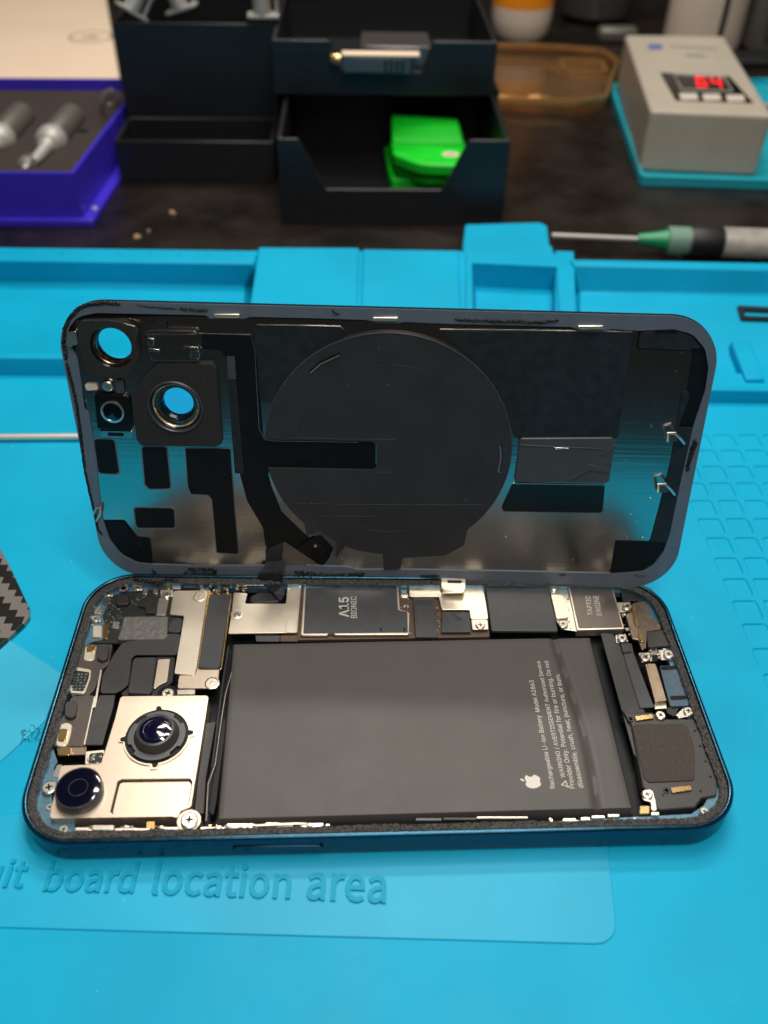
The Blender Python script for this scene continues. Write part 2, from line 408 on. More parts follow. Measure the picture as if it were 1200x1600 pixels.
def strip(V, Fc, rows):
    """rows of (xl, yl, xr, yr, z) photo pixels on the plane z, joined front to back and closed underneath"""
    b = len(V); n = len(rows)
    for xl, yl, xr, yr, z in rows:
        p = at(FW, xl, yl, z); q = at(FW, xr, yr, z); V.extend([(p[0], p[1], z), (q[0], q[1], z)])
    for k in range(n - 1): Fc.append((b + 2 * k, b + 2 * k + 1, b + 2 * k + 3, b + 2 * k + 2))
    p, q, p2, q2 = V[b], V[b + 1], V[b + 2 * n - 2], V[b + 2 * n - 1]
    V.extend([(p[0], p[1], -3.8), (q[0], q[1], -3.8), (p2[0], p2[1], -3.8), (q2[0], q2[1], -3.8)]); e = b + 2 * n
    Fc.append((b, b + 1, e + 1, e)[::-1]); Fc.append((b + 2 * n - 2, b + 2 * n - 1, e + 3, e + 2))
    Fc.append(tuple([b + 2 * k for k in range(n)] + [e + 2, e])); Fc.append(tuple([b + 2 * k + 1 for k in range(n)] + [e + 3, e + 1])[::-1])
V, Fc = [], []
H = 10.5
# left tray
strip(V, Fc, [(-160, 585, 380, 590, 0.01), (-160, 557, 380, 562, 6.5), (-160, 550, 380, 555, 6.5), (-160, 549, 380, 553, .6), (-160, 439, 384, 447, .6), (-160, 405, 397, 412, H), (-160, 384, 404, 391, H)])
raw('tray_left', 'mat', rm, V, Fc, bev=.7, seg=3).name = 'parts_tray'
V, Fc = [], []
prism('raised_pad', 'mat', rm, K(FW, 'P', [(404, 386), (561, 387), (555, 600), (372, 600)], H), -3.7, H, bev=.6, seg=3)
prism('raised_pad', 'mat', rm, K(FW, 'P', [(567, 389), (717, 391), (724, 600), (561, 600)], H), -3.7, H, bev=.6, seg=3)
for xs in ((556, 572), (714, 732), (868, 896)):
    prism('web', 'mat', rm, K(FW, 'P', [(xs[0], 392), (xs[1], 393), (xs[1] + 8, 600), (xs[0], 600)], H - 1.6), -3.7, H - 1.6, bev=0)
# centre tray with its tab reaching back, and the slanted divider
def tray(name, outer, inner_top, inner_bot, ztop, zbot, holes=True, r=1.5):
    o = fillet(K(FW, 'P', outer, ztop), r); it = K(FW, 'P', inner_top, ztop); ib = K(FW, 'P', inner_bot, zbot)
    V, Fc = extr(o, -3.7, ztop, [it])
    # keep only the top ring and outer wall: inner wall is sloped
    b = len(V); V.extend([(q[0], q[1], ztop - .02) for q in it] + [(q[0], q[1], zbot) for q in ib]); n = len(it)
    for k in range(n):
        k2 = (k + 1) % n; Fc.append((b + k, b + k2, b + n + k2, b + n + k))
    Fc.append(tuple(b + n + k for k in range(n)))
    return raw(name, 'mat', rm, V, Fc)
tray('parts_tray', [(729, 392), (862, 392), (872, 404), (912, 600), (727, 600)], [(737, 411), (870, 417), (880, 590), (742, 590)], [(743, 447), (868, 450), (880, 588), (744, 588)], H, .5)
prism('hanging_tab', 'mat', rm, fillet(K(FW, 'P', [(722, 391), (860, 391), (855, 352), (843, 347), (727, 350)], 4.5), 1.5), -2.6, 4.5, bev=.7)
prism('hanging_tab_step', 'mat', rm, fillet(K(FW, 'P', [(724, 396), (866, 397), (862, 383), (724, 382)], 6.5), 1.), -2, 6.5, bev=.5)
V, Fc = [], []
strip(V, Fc, [(905, 626, 1330, 632, 0.01), (912, 606, 1330, 612, 5), (912, 601, 1330, 607, 5), (908, 600, 1330, 606, -2.6), (905, 552, 1330, 556, -2.6),
              (905, 514, 1330, 518, 1.2), (905, 457, 1330, 460, 1.2), (897, 414, 1330, 425, H), (890, 405, 1330, 413, H)])
raw('parts_tray', 'mat', rm, V, Fc, bev=.6, seg=3)
prism('tray_divider', 'mat', rm, K(FW, 'P', [(1142, 532), (1172, 532), (1196, 592), (1166, 592)], 1.6), -3, 1.6, bev=.6)
# dimples on the rear rim
for k in range(9):
    c = at(FW, 6 + k * 46, 394 + k * .5, H)
    V, Fc = lathe([(1.3, 0), (1.2, .22), (.6, .3), (.0001, .3)], (c[0], c[1], H), 16); raw('rim_dimple', 'mat', rm, V, Fc, smooth=True)
# inset panels (shallow steps in the mat) and lettering
prism('inset_panel', 'matinset', rm, fillet(K(FW, 'P', [(-120, 1446), (966, 1476), (948, 1300), (920, 1240), (-120, 1276)], .22), [1, 4.5, 1, 1, 1]), -.2, .3, bev=.18)
prism('inset_panel', 'film', rm, fillet(K(FW, 'P', [(-60, 1245), (70, 1127), (98, 1053), (0, 990), (-60, 975)], .2), .5), -.2, .32, bev=.15)
T = merge([textv('Circuit', FW, .3, (-128, 1382), (36, 1387), .42, 1.06, font=.006, plain=True), textv('board', FW, .3, (67, 1392), (209, 1395), .42, 1.1, font=.006, plain=True),
           textv('location', FW, .3, (236, 1397), (453, 1404), .42, 1.12, font=.006, plain=True), textv('area', FW, .3, (478, 1405), (603, 1411), .42, 1.15, font=.006, plain=True)])
raw('raised_lettering', 'letter', rm, *T)
# dust specks on the mat
V, Fc = [], []
for k in range(70):
    x, y = random.uniform(-150, 150), random.uniform(-60, 170)
    r = random.uniform(.08, .28); lathe([(r, 0), (r * .7, r * .6), (.0001, r * .7)], (x, y, .05 if y > 5 else .2), 6, V, Fc)
for k in range(22):
    x, y = random.uniform(-90, 90), random.uniform(-60, 160)
    a = random.uniform(0, 3.1); l_ = random.uniform(1, 7); zz = .02 if y > 8 else .33
    if -75 < x < 75 and -2 < y < 74: continue
    c_, s_ = math.cos(a), math.sin(a); b_v = len(V); w_ = .02
    V += [(x, y, zz), (x + c_ * l_, y + s_ * l_, zz), (x + c_ * l_ - s_ * w_, y + s_ * l_ + c_ * w_, zz), (x - s_ * w_, y + c_ * w_, zz)]; Fc.append((b_v, b_v + 1, b_v + 2, b_v + 3))
tag(raw('dust', 'dust', None, V, Fc), 'pale dust specks and lint scattered over the blue mat', 'dust', kind='stuff')

# ================================================================== PHONE BODY
ph = thing('smartphone', 'opened smartphone lying screen down on the blue mat, battery and boards exposed', 'smartphone', FW, (0, 35.75, 0))
W, HH, RAD = 146.7, 71.5, 11.8
QB = K(FW, 'P', [(8, 1321), (1173, 1293), (1028, 902), (143, 894)], 7.2)
def outline(off, seg=18):
    r = max(RAD - off, 1.0)
    return warp(QB, rrect(-W / 2 + off, off, W / 2 - off, HH - off, r, seg), W, HH)
def sweep(prof, fn=outline, closed=False):
    V, Fc = [], []; n = None
    for off, z in prof:
        l = fn(off); n = len(l); V += [(q[0], q[1], z) for q in l]
    m_ = len(prof)
    for j in range(m_ if closed else m_ - 1):
        j2 = (j + 1) % m_
        for k in range(n):
            k2 = (k + 1) % n; Fc.append((j * n + k, j * n + k2, j2 * n + k2, j2 * n + k))
    return V, Fc
prof = [(1.4, 0.05), (.5, .25), (.1, .8), (0, 1.4), (0, 6.0), (.06, 6.6), (.25, 7.0), (.55, 7.2), (.95, 7.2), (1.1, 7.1), (1.2, 6.7), (1.2, .05)]
V, Fc = sweep(prof, closed=True); fr_o = raw('frame', 'frame', ph, V, Fc, smooth=True); fr_s = sub(ph, fr_o)
# side button and antenna lines on the near side
V, Fc = [], []
b0 = at(FW, 362, 1327, 4.6); b1 = at(FW, 505, 1325, 4.6)
pts = fillet([(b0[0], 2.9), (b1[0], 2.9), (b1[0], 4.7), (b0[0], 4.7)], .9)
yb_ = (outline(0)[0][1] + 0) if False else min(q[1] for q in outline(0) if b0[0] - 9 < q[0] < b1[0] + 9) if any(b0[0] - 9 < q[0] < b1[0] + 9 for q in outline(0)) else QB[0][1] + (QB[1][1] - QB[0][1]) * .35
V = [(x, yb_ - .38, z) for x, z in pts] + [(x, yb_ + .2, z) for x, z in pts]; n = len(pts)
Fc = [tuple(range(n)), tuple(reversed(range(n, 2 * n)))] + [(k, n + k, n + (k + 1) % n, (k + 1) % n) for k in range(n)]
raw('side_button', 'frame', ph, V, Fc, bev=.15)
for xx in (44, 57):
    yy_ = QB[0][1] + (QB[1][1] - QB[0][1]) * (xx + W / 2) / W
    V, Fc = boxv(xx, yy_ - .012, 1.0, xx + .9, yy_ + .3, 6.4, [], []); raw('antenna_line', 'frame', fr_s, V, Fc)
# adhesive
def adhesive(off0, off1, z, amp, seed):
    random.seed(seed); ac = 9; V, Fc = [], []
    base = outline((off0 + off1) / 2, 30); pts = []
    n = len(base)
    for i in range(n):
        a, b = Vector(base[i]), Vector(base[(i + 1) % n]); c = max(1, int((b - a).length / .32))
        for k in range(c): pts.append(a.lerp(b, k / c))
    n = len(pts); hw = (off1 - off0) / 2; wob = 0
    for i, p in enumerate(pts):
        d = (pts[(i + 1) % n] - pts[i - 1]).normalized(); nn = Vector((-d.y, d.x))
        wob = wob * .9 + random.uniform(-.06, .06)
        for k in range(ac):
            s = (k / (ac - 1) * 2 - 1) * hw
            if k == ac - 1: s += wob * 1.6 + random.uniform(-.12, .12)
            zz = 0 if k in (0, ac - 1) else random.uniform(.2, 1) * amp
            q = p + nn * s; V.append((q.x, q.y, z + zz))
    for i in range(n):
        i2 = (i + 1) % n
        for k in range(ac - 1): Fc.append((i * ac + k, i2 * ac + k, i2 * ac + k + 1, i * ac + k + 1))
    return V, Fc
V, Fc = adhesive(1.1, 2.9, 6.45, .38, 3); raw('adhesive_seal', 'glue', ph, V, Fc)
# inner ledge
ledge_out = outline(1.15)
ledge_in = fillet(K(FW, 'A1', [(400, 520), (455, 492), (560, 470), (520, 330), (580, 205), (640, 185), (760, 170), (1000, 148)], 4.95) +
                  K(FW, 'P', [(300, 918), (990, 926), (1000, 945), (1008, 962), (1026, 975), (1036, 1010), (1048, 1042), (1070, 1110), (1100, 1185), (1112, 1235), (1100, 1258), (1080, 1272), (700, 1292), (300, 1302), (130, 1304)], 4.95) +
                  K(FW, 'A6', [(345, 850), (348, 810), (215, 800), (205, 770), (215, 720), (200, 660), (240, 600), (240, 545), (215, 480), (240, 440), (200, 330), (260, 160), (300, 40)], 4.95), .8)
V, Fc = extr(ledge_out, 4.9, 6.44, [outline(2.8)]); raw('seal_ledge', 'teal', ph, V, Fc)
V, Fc = extr(outline(2.7), 3.2, 4.95, [ledge_in]); raw('inner_ledge', 'teal', ph, V, Fc)
prism('chassis_floor', 'floor', ph, outline(1.3), .5, 1.3, bev=0)
# ---- battery (soft pouch height field)
bc = K(FW, 'P', [(337, 1284), (992, 1266), (924, 993), (362, 1004)], 5.4)   # FL FR BR BL
def batt():
    nu, nv = 150, 70; V, Fc = [], []
    A, B, C, D = [Vector(q) for q in bc]
    def h(u, v):
        z = 5.5
        e = min(v * 58, (1 - v) * 58, u * 108, (1 - u) * 108)
        if e < 1.3: z -= (1 - math.sqrt(max(0, 1 - (1 - e / 1.3) ** 2))) * 1.3
        z += .10 * math.sin(u * 3.1) * math.sin(v * 3.1) + .02 * math.sin(u * 17 + v * 5) * math.sin(v * 11)
        g = u - (.905 + .012 * math.sin(v * 4 + .4)); z -= .55 * math.exp(-(g / .0085) ** 2)
        if g > 0: z -= .12 + .02 * math.sin(v * 9)
        g2 = u - .94 - .008 * math.sin(v * 9); z -= .0
        g3 = u - (.962 + .01 * math.sin(v * 5)); z += .03 * math.exp(-(g3 / .012) ** 2)
        return z
    for j in range(nv + 1):
        for i in range(nu + 1):
            u = .5 - .5 * math.cos(math.pi * i / nu) if False else i / nu
            v = j / nv
            us = u ** 1.0; p = (A.lerp(B, us)).lerp(D.lerp(C, us), v); V.append((p.x, p.y, h(us, v)))
    for j in range(nv):
        for i in range(nu): a = j * (nu + 1) + i; Fc.append((a, a + 1, a + nu + 2, a + nu + 1))
    loop = [i for i in range(nu + 1)] + [j * (nu + 1) + nu for j in range(1, nv + 1)] + [nv * (nu + 1) + i for i in range(nu - 1, -1, -1)] + [j * (nu + 1) for j in range(nv - 1, 0, -1)]
    b = len(V); V += [(V[k][0], V[k][1], 1.35) for k in loop]; n = len(loop)
    for k in range(n): k2 = (k + 1) % n; Fc.append((loop[k], b + k, b + k2, loop[k2]))
    return V, Fc
V, Fc = batt(); bo = raw('battery', 'batt', ph, V, Fc, smooth=True)
bt = sub(ph, bo)
zt = 5.62
T = merge([textv('Rechargeable Li-ion Battery  Model A2863', FW, zt, (867.5, 1232), (833.6, 1063), .02, 1.0),
           textv('WARNING / AVERTISSEMENT Authorized Service', FW, zt, (883.2, 1215), (844, 1033), .02, 1.0),
           textv('Provider Only. Potential for fire or burning. Do not', FW, zt, (898.6, 1232), (856.5, 1032.5), .02, 1.0),
           textv('disassemble, crush, heat, puncture, or burn.', FW, zt, (911.5, 1231), (874, 1053), .02, 1.0)])
# warning triangle
tri = K(FW, 'P', [(889.5, 1231), (884, 1219.5), (876.5, 1226)], zt)
c = (sum(q[0] for q in tri) / 3, sum(q[1] for q in tri) / 3)
T = merge([T, extr(tri, zt - .02, zt + .02, [[(c[0] + (q[0] - c[0]) * .62, c[1] + (q[1] - c[1]) * .62) for q in tri]]),
           textv('!', FW, zt, (887, 1227), (886.5, 1225.6), .02, 1.1)])
raw('printed_text', 'print', bt, *T)
# fruit emblem: unit outline (x right, y up) turned so its top points to -x
ap = [(0, .40), (.16, .48), (.34, .47), (.46, .38), (.50, .33), (.40, .24), (.35, .08), (.39, -.08), (.53, -.20), (.46, -.36), (.36, -.50), (.22, -.60), (.10, -.56), (0, -.53), (-.10, -.56), (-.22, -.60), (-.36, -.50), (-.48, -.30), (-.54, -.05), (-.52, .20), (-.42, .39), (-.28, .48), (-.14, .47)]
leaf = [(0.0, .53), (.02, .66), (.10, .77), (.22, .84), (.23, .74), (.18, .62), (.09, .55)]
cc = at(FW, 831.5, 1221, zt); sc_ = 3.05
def ori(l): return fillet([(cc[0] - y * sc_, cc[1] + x * sc_) for x, y in l], .2, 3)
raw('fruit_emblem', 'print', bt, *merge([extr(ori(ap), zt - .02, zt + .02), extr(ori(leaf), zt - .02, zt + .02)]))
# thin scratch line and flex running along the battery's left side
V, Fc = tubev([(*at(FW, 362, 1050, 5.2), 5.2), (*at(FW, 352, 1085, 5), 5), (*at(FW, 345, 1130, 5), 5), (*at(FW, 336, 1195, 5.1), 5.1), (*at(FW, 325, 1225, 5), 5), (*at(FW, 322, 1283, 5), 5)], .16)
raw('coax_cable', 'screw', ph, V, Fc, smooth=True)
V, Fc = tubev([(*at(FW, 357, 1010, 5), 5), (*at(FW, 346, 1080, 5), 5), (*at(FW, 340, 1130, 5), 5), (*at(FW, 331, 1200, 5), 5)], .22)
raw('coax_cable', 'grey', ph, V, Fc, smooth=True)
tr('side_bracket', 'dark', ph, 'A7', [(215, 30), (262, 20), (215, 290), (205, 455), (160, 450), (178, 290)], 4.6, 2.5)
tr('black_foam_strip', 'floor', ph, 'A7', [(285, 10), (312, 10), (265, 400), (250, 470), (228, 440), (250, 290)], 4.2, 2.5)

# ---- right hand side
tr('flex_cable', 'grey', ph, 'A5', [(352, 435), (430, 440), (470, 500), (620, 900), (690, 1100), (600, 1250), (560, 1190), (480, 900)], 4.9, .5)
tr('flex_cable', 'sheet', ph, 'A5', [(478, 500), (548, 500), (560, 560), (690, 900), (600, 905), (520, 650)], 5.25, .3)
tr('connector', 'grey', ph, 'A5', [(478, 500), (540, 498), (550, 552), (495, 560)], 5.7, .8)
sp = tr('speaker', 'dark', ph, 'A8', [(420, 90), (470, 118), (600, 115), (640, 152), (815, 152), (840, 145), (955, 490), (955, 575), (870, 590), (835, 640), (640, 655), (600, 622), (592, 560), (545, 530), (480, 180)], 5.6, 3.2, r=.8, bev=.3)
sp.data.materials[0] = M['grey']; ss = sub(ph, sp)
tr('mesh_pad', 'felt', ss, 'A8', [(487, 195), (505, 182), (780, 178), (800, 215), (832, 320), (832, 490), (585, 502), (552, 480)], 5.9, .28, r=1.0, bev=.12)
for q in ([(500, 136), (600, 124), (606, 150), (508, 163)], [(698, 530), (808, 516), (818, 545), (706, 562)]):
    tr('spring_contact', 'brass', ss, 'A8', q, 6.05, .3, r=.3)
    x, y = K(FW, 'A8', [(q[0][0] - 22, q[0][1] + 16)], 5.8)[0]; V, Fc = lathe([(.75, 0), (.75, .3), (.4, .3), (.35, .1), (.0001, .1)], (x, y, 5.5), 20); raw('contact_post', 'dark', ss, V, Fc, smooth=True)
for q in ((832, 218), (860, 302), (890, 386), (918, 472), (657, 573), (864, 551)):
    x, y = K(FW, 'A8', [q], 5.65)[0]; V, Fc = lathe([(.3, 0), (.28, .04), (.0001, .04)], (x, y, 5.6), 12); raw('vent_hole', 'floor', ss, V, Fc)
tr('bracket', 'screw', ph, 'A8', [(725, 130), (770, 90), (800, 85), (828, 105), (825, 135), (745, 150)], 5.8, .5)
tr('bracket', 'screw', ph, 'A8', [(535, 560), (560, 538), (600, 545), (615, 600), (625, 660), (590, 660), (590, 610), (545, 600)], 5.9, .4, r=.6)
for q in ((797, 108), (570, 567), (885, 660), (643, 130)): screw(ph, 850 + q[0] * .28333, 1080 + q[1] * .28333, 6.3, 1.15 if q[0] != 885 else .9)
tr('port_bracket', 'teal', ph, 'A5', [(722, 640), (850, 638), (885, 720), (925, 890), (790, 895), (760, 790)], 5.6, 1.2, r=.5).data.materials[0] = mat('navy_port_cover', (0.07, 0.115, 0.16), .4, metal=.3, var=.1, vs=1)
for q in ([(725, 645), (830, 640), (835, 662), (735, 668)], [(785, 830), (890, 826), (896, 850), (792, 855)]):
    tr('slot', 'floor', ph, 'A5', q, 5.66, .1, r=.6, bev=0)
tr('port_shield', 'bronze', ph, 'A5', [(628, 628), (700, 624), (772, 862), (692, 870)], 6.0, 1.4, r=.4, bev=.2)
tr('port_shield', 'gold', ph, 'A8', [(603, 38), (672, 36), (678, 95), (612, 98)], 5.0, .6, r=.2)
tr('port_clip', 'dark', ph, 'A8', [(672, 95), (740, 60), (748, 90), (720, 140), (680, 120)], 5.0, .8)
tr('dock_shield', 'bronze', ph, 'A5', [(510, 320), (545, 305), (560, 245), (645, 243), (668, 340), (742, 385), (728, 415), (645, 425), (640, 530), (610, 545), (590, 480), (550, 470)], 5.5, 1.0, r=.3, bev=.12)
tr('antenna_module', 'dark', ph, 'A5', [(640, 425), (765, 418), (790, 515), (652, 525)], 5.8, 1.2, r=.3).data.materials[0] = M['grey']
tr('antenna_module', 'dark', ph, 'A5', [(478, 145), (608, 138), (628, 232), (492, 236)], 5.4, 1.8, r=.3)
for q in ([(545, 255), (575, 250), (585, 330), (600, 390), (575, 398), (562, 340)], [(585, 430), (620, 428), (632, 490), (604, 495)]):
    tr('spring_contact', 'brass', ph, 'A5', q, 5.9, .3, r=.5)
tr('bracket', 'gold', ph, 'A5', [(455, 245), (540, 242), (545, 300), (475, 305)], 5.2, .5)
tr('bracket', 'screw', ph, 'A5', [(445, 450), (510, 440), (530, 490), (450, 500)], 5.3, .4)
tr('bracket', 'screw', ph, 'A5', [(715, 540), (800, 540), (825, 600), (730, 605)], 5.4, .5)
tr('bracket', 'gold', ph, 'A5', [(590, 560), (660, 555), (680, 610), (610, 620)], 5.4, .5)
for q, r in (((520, 268), 1.2), ((490, 465), 1.2), ((635, 583), 1.3), ((781, 566), 1.3)): screw(ph, 850 + q[0] * .25, 880 + q[1] * .25, 6.1, r)
tr('port_connector', 'floor', ph, 'A5', [(655, 530), (730, 525), (740, 600), (675, 620)], 4.6, 1.5)
for k in range(6):
    tr('contact_pin', 'smd', ph, 'A5', [(665 + k * 9, 540), (670 + k * 9, 540), (676 + k * 9, 575), (671 + k * 9, 575)], 4.8, .3, r=0, bev=0)
# ---- taptic engine
tp = tr('vibration_motor', 'gold', ph, 'A5', [(148, 138), (425, 132), (503, 410), (205, 418)], 5.4, 2.5, r=.4, bev=.15)
tps = sub(ph, tp)
tr('top_plate', 'taptic', tps, 'A5', [(160, 145), (420, 138), (492, 400), (218, 406)], 5.5, .2, r=.3, bev=.03)
raw('printed_text', 'print', tps, *merge([textv('TAPTIC', FW, 5.52, (926, 961.5), (922, 931), .02, .9, font=.01), textv('ENGINE', FW, 5.52, (940.3, 961.5), (934.8, 930.5), .02, 1.0)]))
tr('bracket', 'screw', ph, 'A4', [(905, 130), (1010, 128), (1022, 150), (1060, 300), (1100, 415), (1090, 425), (985, 410), (945, 340), (925, 200)], 5.0, .4)
tr('shield_clip', 'gold', ph, 'A4', [(922, 196), (1000, 194), (1035, 340), (958, 346)], 5.7, .5, r=.3)
screw(ph, 630 + 945 * .25, 880 + 146 * .25, 5.7, 1.2); screw(ph, 630 + 1000 * .25, 880 + 378 * .25, 5.7, 1.2)
# ---- logic board: right sheet, plates, flex
lb = tr('logic_board', 'pcbbr', ph, 'P', [(462, 912), (760, 915), (765, 995), (460, 1000)], 4.4, 1.0, r=.3)
lbs = sub(ph, lb)
tr('graphite_sheet', 'sheet', ph, 'A4', [(508, 112), (905, 122), (968, 425), (552, 422)], 5.6, .9, r=.4, bev=.2)
g4 = tr('shield_plate', 'gold', ph, 'A4', [(30, 112), (495, 112), (533, 348), (420, 348), (415, 290), (240, 290), (222, 208), (40, 208)], 5.5, .5, r=.5)
tr('shield_plate', 'gold', ph, 'A4', [(425, 352), (528, 352), (533, 412), (432, 414)], 5.4, .4, r=.3)
screw(ph, 630 + 482 * .25, 880 + 385 * .25, 5.8, 1.2)
tr('sealed_chip', 'sheet', ph, 'A4', [(245, 302), (412, 305), (424, 430), (238, 430)], 5.3, .6, r=.2)
V, Fc = tubev([(*q, 5.32) for q in K(FW, 'A4', [(305, 322), (325, 318), (335, 335), (350, 340), (362, 352), (350, 350), (335, 350), (322, 338)], 5.32)], .12, 6); raw('scratch_mark', 'grey', ph, V, Fc, smooth=True)
fc_ = tr('flex_connector', 'sheet', ph, 'A4', [(62, 212), (200, 214), (214, 462), (78, 462)], 5.6, .7, r=.4)
tr('connector_cap', 'sheet', sub(ph, fc_), 'A4', [(72, 222), (186, 224), (198, 368), (84, 366)], 5.75, .2, r=.3)
for k in range(4):
    tr('ridge', 'grey', sub(ph, fc_), 'A4', [(78, 230 + k * 9), (182, 231 + k * 9), (183, 234 + k * 9), (78, 233 + k * 9)], 5.82, .1, r=0, bev=0)
# hinge tab
V, Fc = extr(fillet(K(FW, 'A4', [(240, 68), (388, 76), (388, 150), (375, 182), (262, 182), (240, 150)], 7.3), .4), 7.0, 7.3, [fillet(K(FW, 'A4', [(275, 104), (368, 106), (368, 126), (275, 124)], 7.3), .5)])
raw('slotted_tab', 'gold', ph, V, Fc)
screw(ph, 630 + 255 * .25, 880 + 162 * .25, 6.0, 1.0)
# A15 shield can
tr('chip_shield', 'gold', lbs, 'A3', [(180, 140), (770, 136), (780, 288), (840, 308), (835, 446), (372, 448), (365, 436), (335, 436), (325, 450), (160, 450), (172, 290)], 5.3, .7, r=.4, bev=.1)
tr('chip_label', 'sheet', lbs, 'A3', [(192, 152), (760, 146), (768, 292), (822, 304), (826, 432), (176, 438), (184, 290)], 5.42, .2, r=.3, bev=.03)
tr('chip_flap', 'sheet', lbs, 'A3', [(632, 306), (826, 306), (830, 430), (628, 430)], 5.54, .12, r=.3, bev=.03)
for q in ((660, 412), (808, 412)): tr('notch', 'floor', lbs, 'A3', [(q[0] - 6, q[1] - 8), (q[0] + 6, q[1] - 8), (q[0] + 6, q[1] + 12), (q[0] - 6, q[1] + 12)], 5.6, .08, r=0, bev=0)
raw('printed_text', 'print', lbs, *merge([textv('A15', FW, 5.44, (545, 964), (544.5, 933), .02, .95, font=.012), textv('BIONIC', FW, 5.44, (557.5, 965.5), (557, 932), .02, 1.0)]))
for q in ([(785, 140), (815, 150), (830, 215), (790, 215)], [(800, 262), (815, 262), (815, 274), (800, 274)], [(822, 262), (836, 262), (836, 274), (822, 274)]):
    tr('solder_pad', 'smd', lbs, 'A3', q, 4.6, .3, r=.1, bev=.03)
# ---- left plates
tr('shield_plate', 'gold', ph, 'A2', [(540, 182), (628, 186), (612, 252), (866, 252), (878, 138), (955, 132), (962, 160), (938, 432), (505, 440), (528, 300)], 5.5, .5, r=.4)
tr('plate_corner', 'gold', ph, 'A2', [(870, 352), (935, 348), (930, 432), (860, 432)], 5.62, .2, r=.5, bev=.08)
tr('black_capsule', 'dark', ph, 'A2', [(640, 205), (700, 178), (840, 186), (835, 242), (640, 250)], 5.3, 1.2, r=1.2, bev=.4)
tr('board_strip', 'sheet', ph, 'A2', [(675, 447), (830, 447), (828, 488), (680, 488)], 4.6, .4)
tr('board_strip', 'pcbbr', ph, 'A2', [(832, 447), (942, 442), (944, 488), (830, 488)], 4.6, .4)
V, Fc = lathe([(1.6, 0), (1.6, .12), (1.4, .16), (1.3, .05), (.0001, .05)], (*at(FW, 230 + 560 * .25, 880 + 315 * .25, 5.6), 5.48), 28); raw('screw_boss', 'gold', ph, V, Fc, smooth=True)
screw(ph, 230 + 560 * .25, 880 + 315 * .25, 5.85, .9)
tr('shield_rim', 'brass', ph, 'A2', [(380, 180), (535, 188), (468, 664), (303, 664)], 5.0, .7, r=.5)
tr('earpiece_block', 'sheet', ph, 'A2', [(392, 192), (522, 196), (455, 652), (318, 652)], 6.0, 1.2, r=.7, bev=.2)
tr('shield_plate', 'gold', ph, 'A2', [(165, 172), (380, 168), (310, 655), (295, 700), (168, 690), (230, 328), (140, 320)], 5.7, .5, r=.5)
tr('shield_plate', 'camplate', ph, 'A2', [(200, 700), (296, 700), (312, 662), (452, 662), (440, 782), (188, 780)], 5.3, .5, r=.4)
for q in ((330, 205, 5.9), (405, 748, 5.6)):
    V, Fc = lathe([(1.7, 0), (1.7, .14), (1.45, .2), (1.35, .08), (.5, .08), (.45, .2), (.0001, .22)], (*at(FW, 230 + q[0] * .25, 880 + q[1] * .25, q[2]), q[2] - .18), 28); raw('screw_boss', 'gold', ph, V, Fc, smooth=True)
tr('spacer_tube', 'screw', ph, 'A1', [(985, 790), (1100, 788), (1100, 818), (985, 820)], 4.9, .7, r=.2)
# ---- upper left board
ub = tr('sensor_board', 'pcb', ph, 'A1', [(640, 190), (900, 160), (1000, 165), (1000, 500), (470, 500), (545, 430), (520, 320), (570, 215)], 4.9, .7, r=.4); ubs = sub(ph, ub)
tr('chip', 'dark', ubs, 'A1', [(612, 188), (682, 188), (690, 255), (598, 260)], 5.9, 1.4, r=.8, bev=.3)
tr('chip', 'dark', ubs, 'A1', [(790, 210), (865, 205), (860, 312), (790, 312), (785, 275), (745, 270), (750, 240)], 5.6, 1.0, r=.3, bev=.15)
tr('foam_pad', 'wrinkle', ubs, 'A1', [(652, 332), (930, 330), (925, 460), (900, 475), (612, 478), (640, 400)], 5.9, 1.1, r=.6, bev=.25)
tr('bracket', 'screw', ph, 'A1', [(875, 215), (938, 210), (915, 325), (850, 325)], 5.1, .7)
screw(ph, 30 + 920 * .25, 880 + 190 * .25, 5.7, 1.2)
tr('bracket', 'gold', ph, 'A1', [(880, 165), (960, 165), (965, 205), (885, 210)], 5.3, .4)
for (x, y) in ((557, 187), (478, 345), (740, 150)):
    tr('bracket', 'screw', ph, 'A1', [(x - 32, y - 16), (x + 28, y - 20), (x + 34, y + 18), (x - 26, y + 24)], 5.5, .4, r=.4)
    screw(ph, 30 + x * .25, 880 + y * .25, 5.9, .95)
for (x, y, a, b, m_) in ((552, 238, 26, 15, 'bronze'), (492, 292, 22, 25, 'smd'), (490, 425, 28, 36, 'gold'), (540, 430, 16, 44, 'brass'), (605, 385, 20, 22, 'smd'),
                         (790, 175, 14, 20, 'smd'), (855, 165, 14, 26, 'smd'), (925, 148, 24, 12, 'brass'), (985, 150, 26, 9, 'gold'), (1070, 138, 40, 14, 'sheet'), (1165, 130, 40, 8, 'gold')):
    tr('connector_block', m_, ubs, 'A1', [(x - a, y - b), (x + a, y - b), (x + a - 4, y + b), (x - a - 4, y + b)], 5.4, .9, r=.25, bev=.1)
random.seed(21)
V, Fc = [], []; V2, F2 = [], []
for k in range(60):
    if k < 40: x, y = random.uniform(520, 640), random.uniform(255, 400)
    else: x, y = random.uniform(700, 800), random.uniform(195, 260)
    a = random.uniform(4, 9); b = random.uniform(3, 7); q = K(FW, 'A1', [(x, y), (x + a, y), (x + a, y + b), (x, y + b)], 5.0)
    extr(q, 4.6, 5.0 + random.uniform(0, .15), (), *((V, Fc) if k % 3 else (V2, F2)))
raw('solder_points', 'smd', ubs, V, Fc); raw('solder_points', 'smdb', ubs, V2, F2)
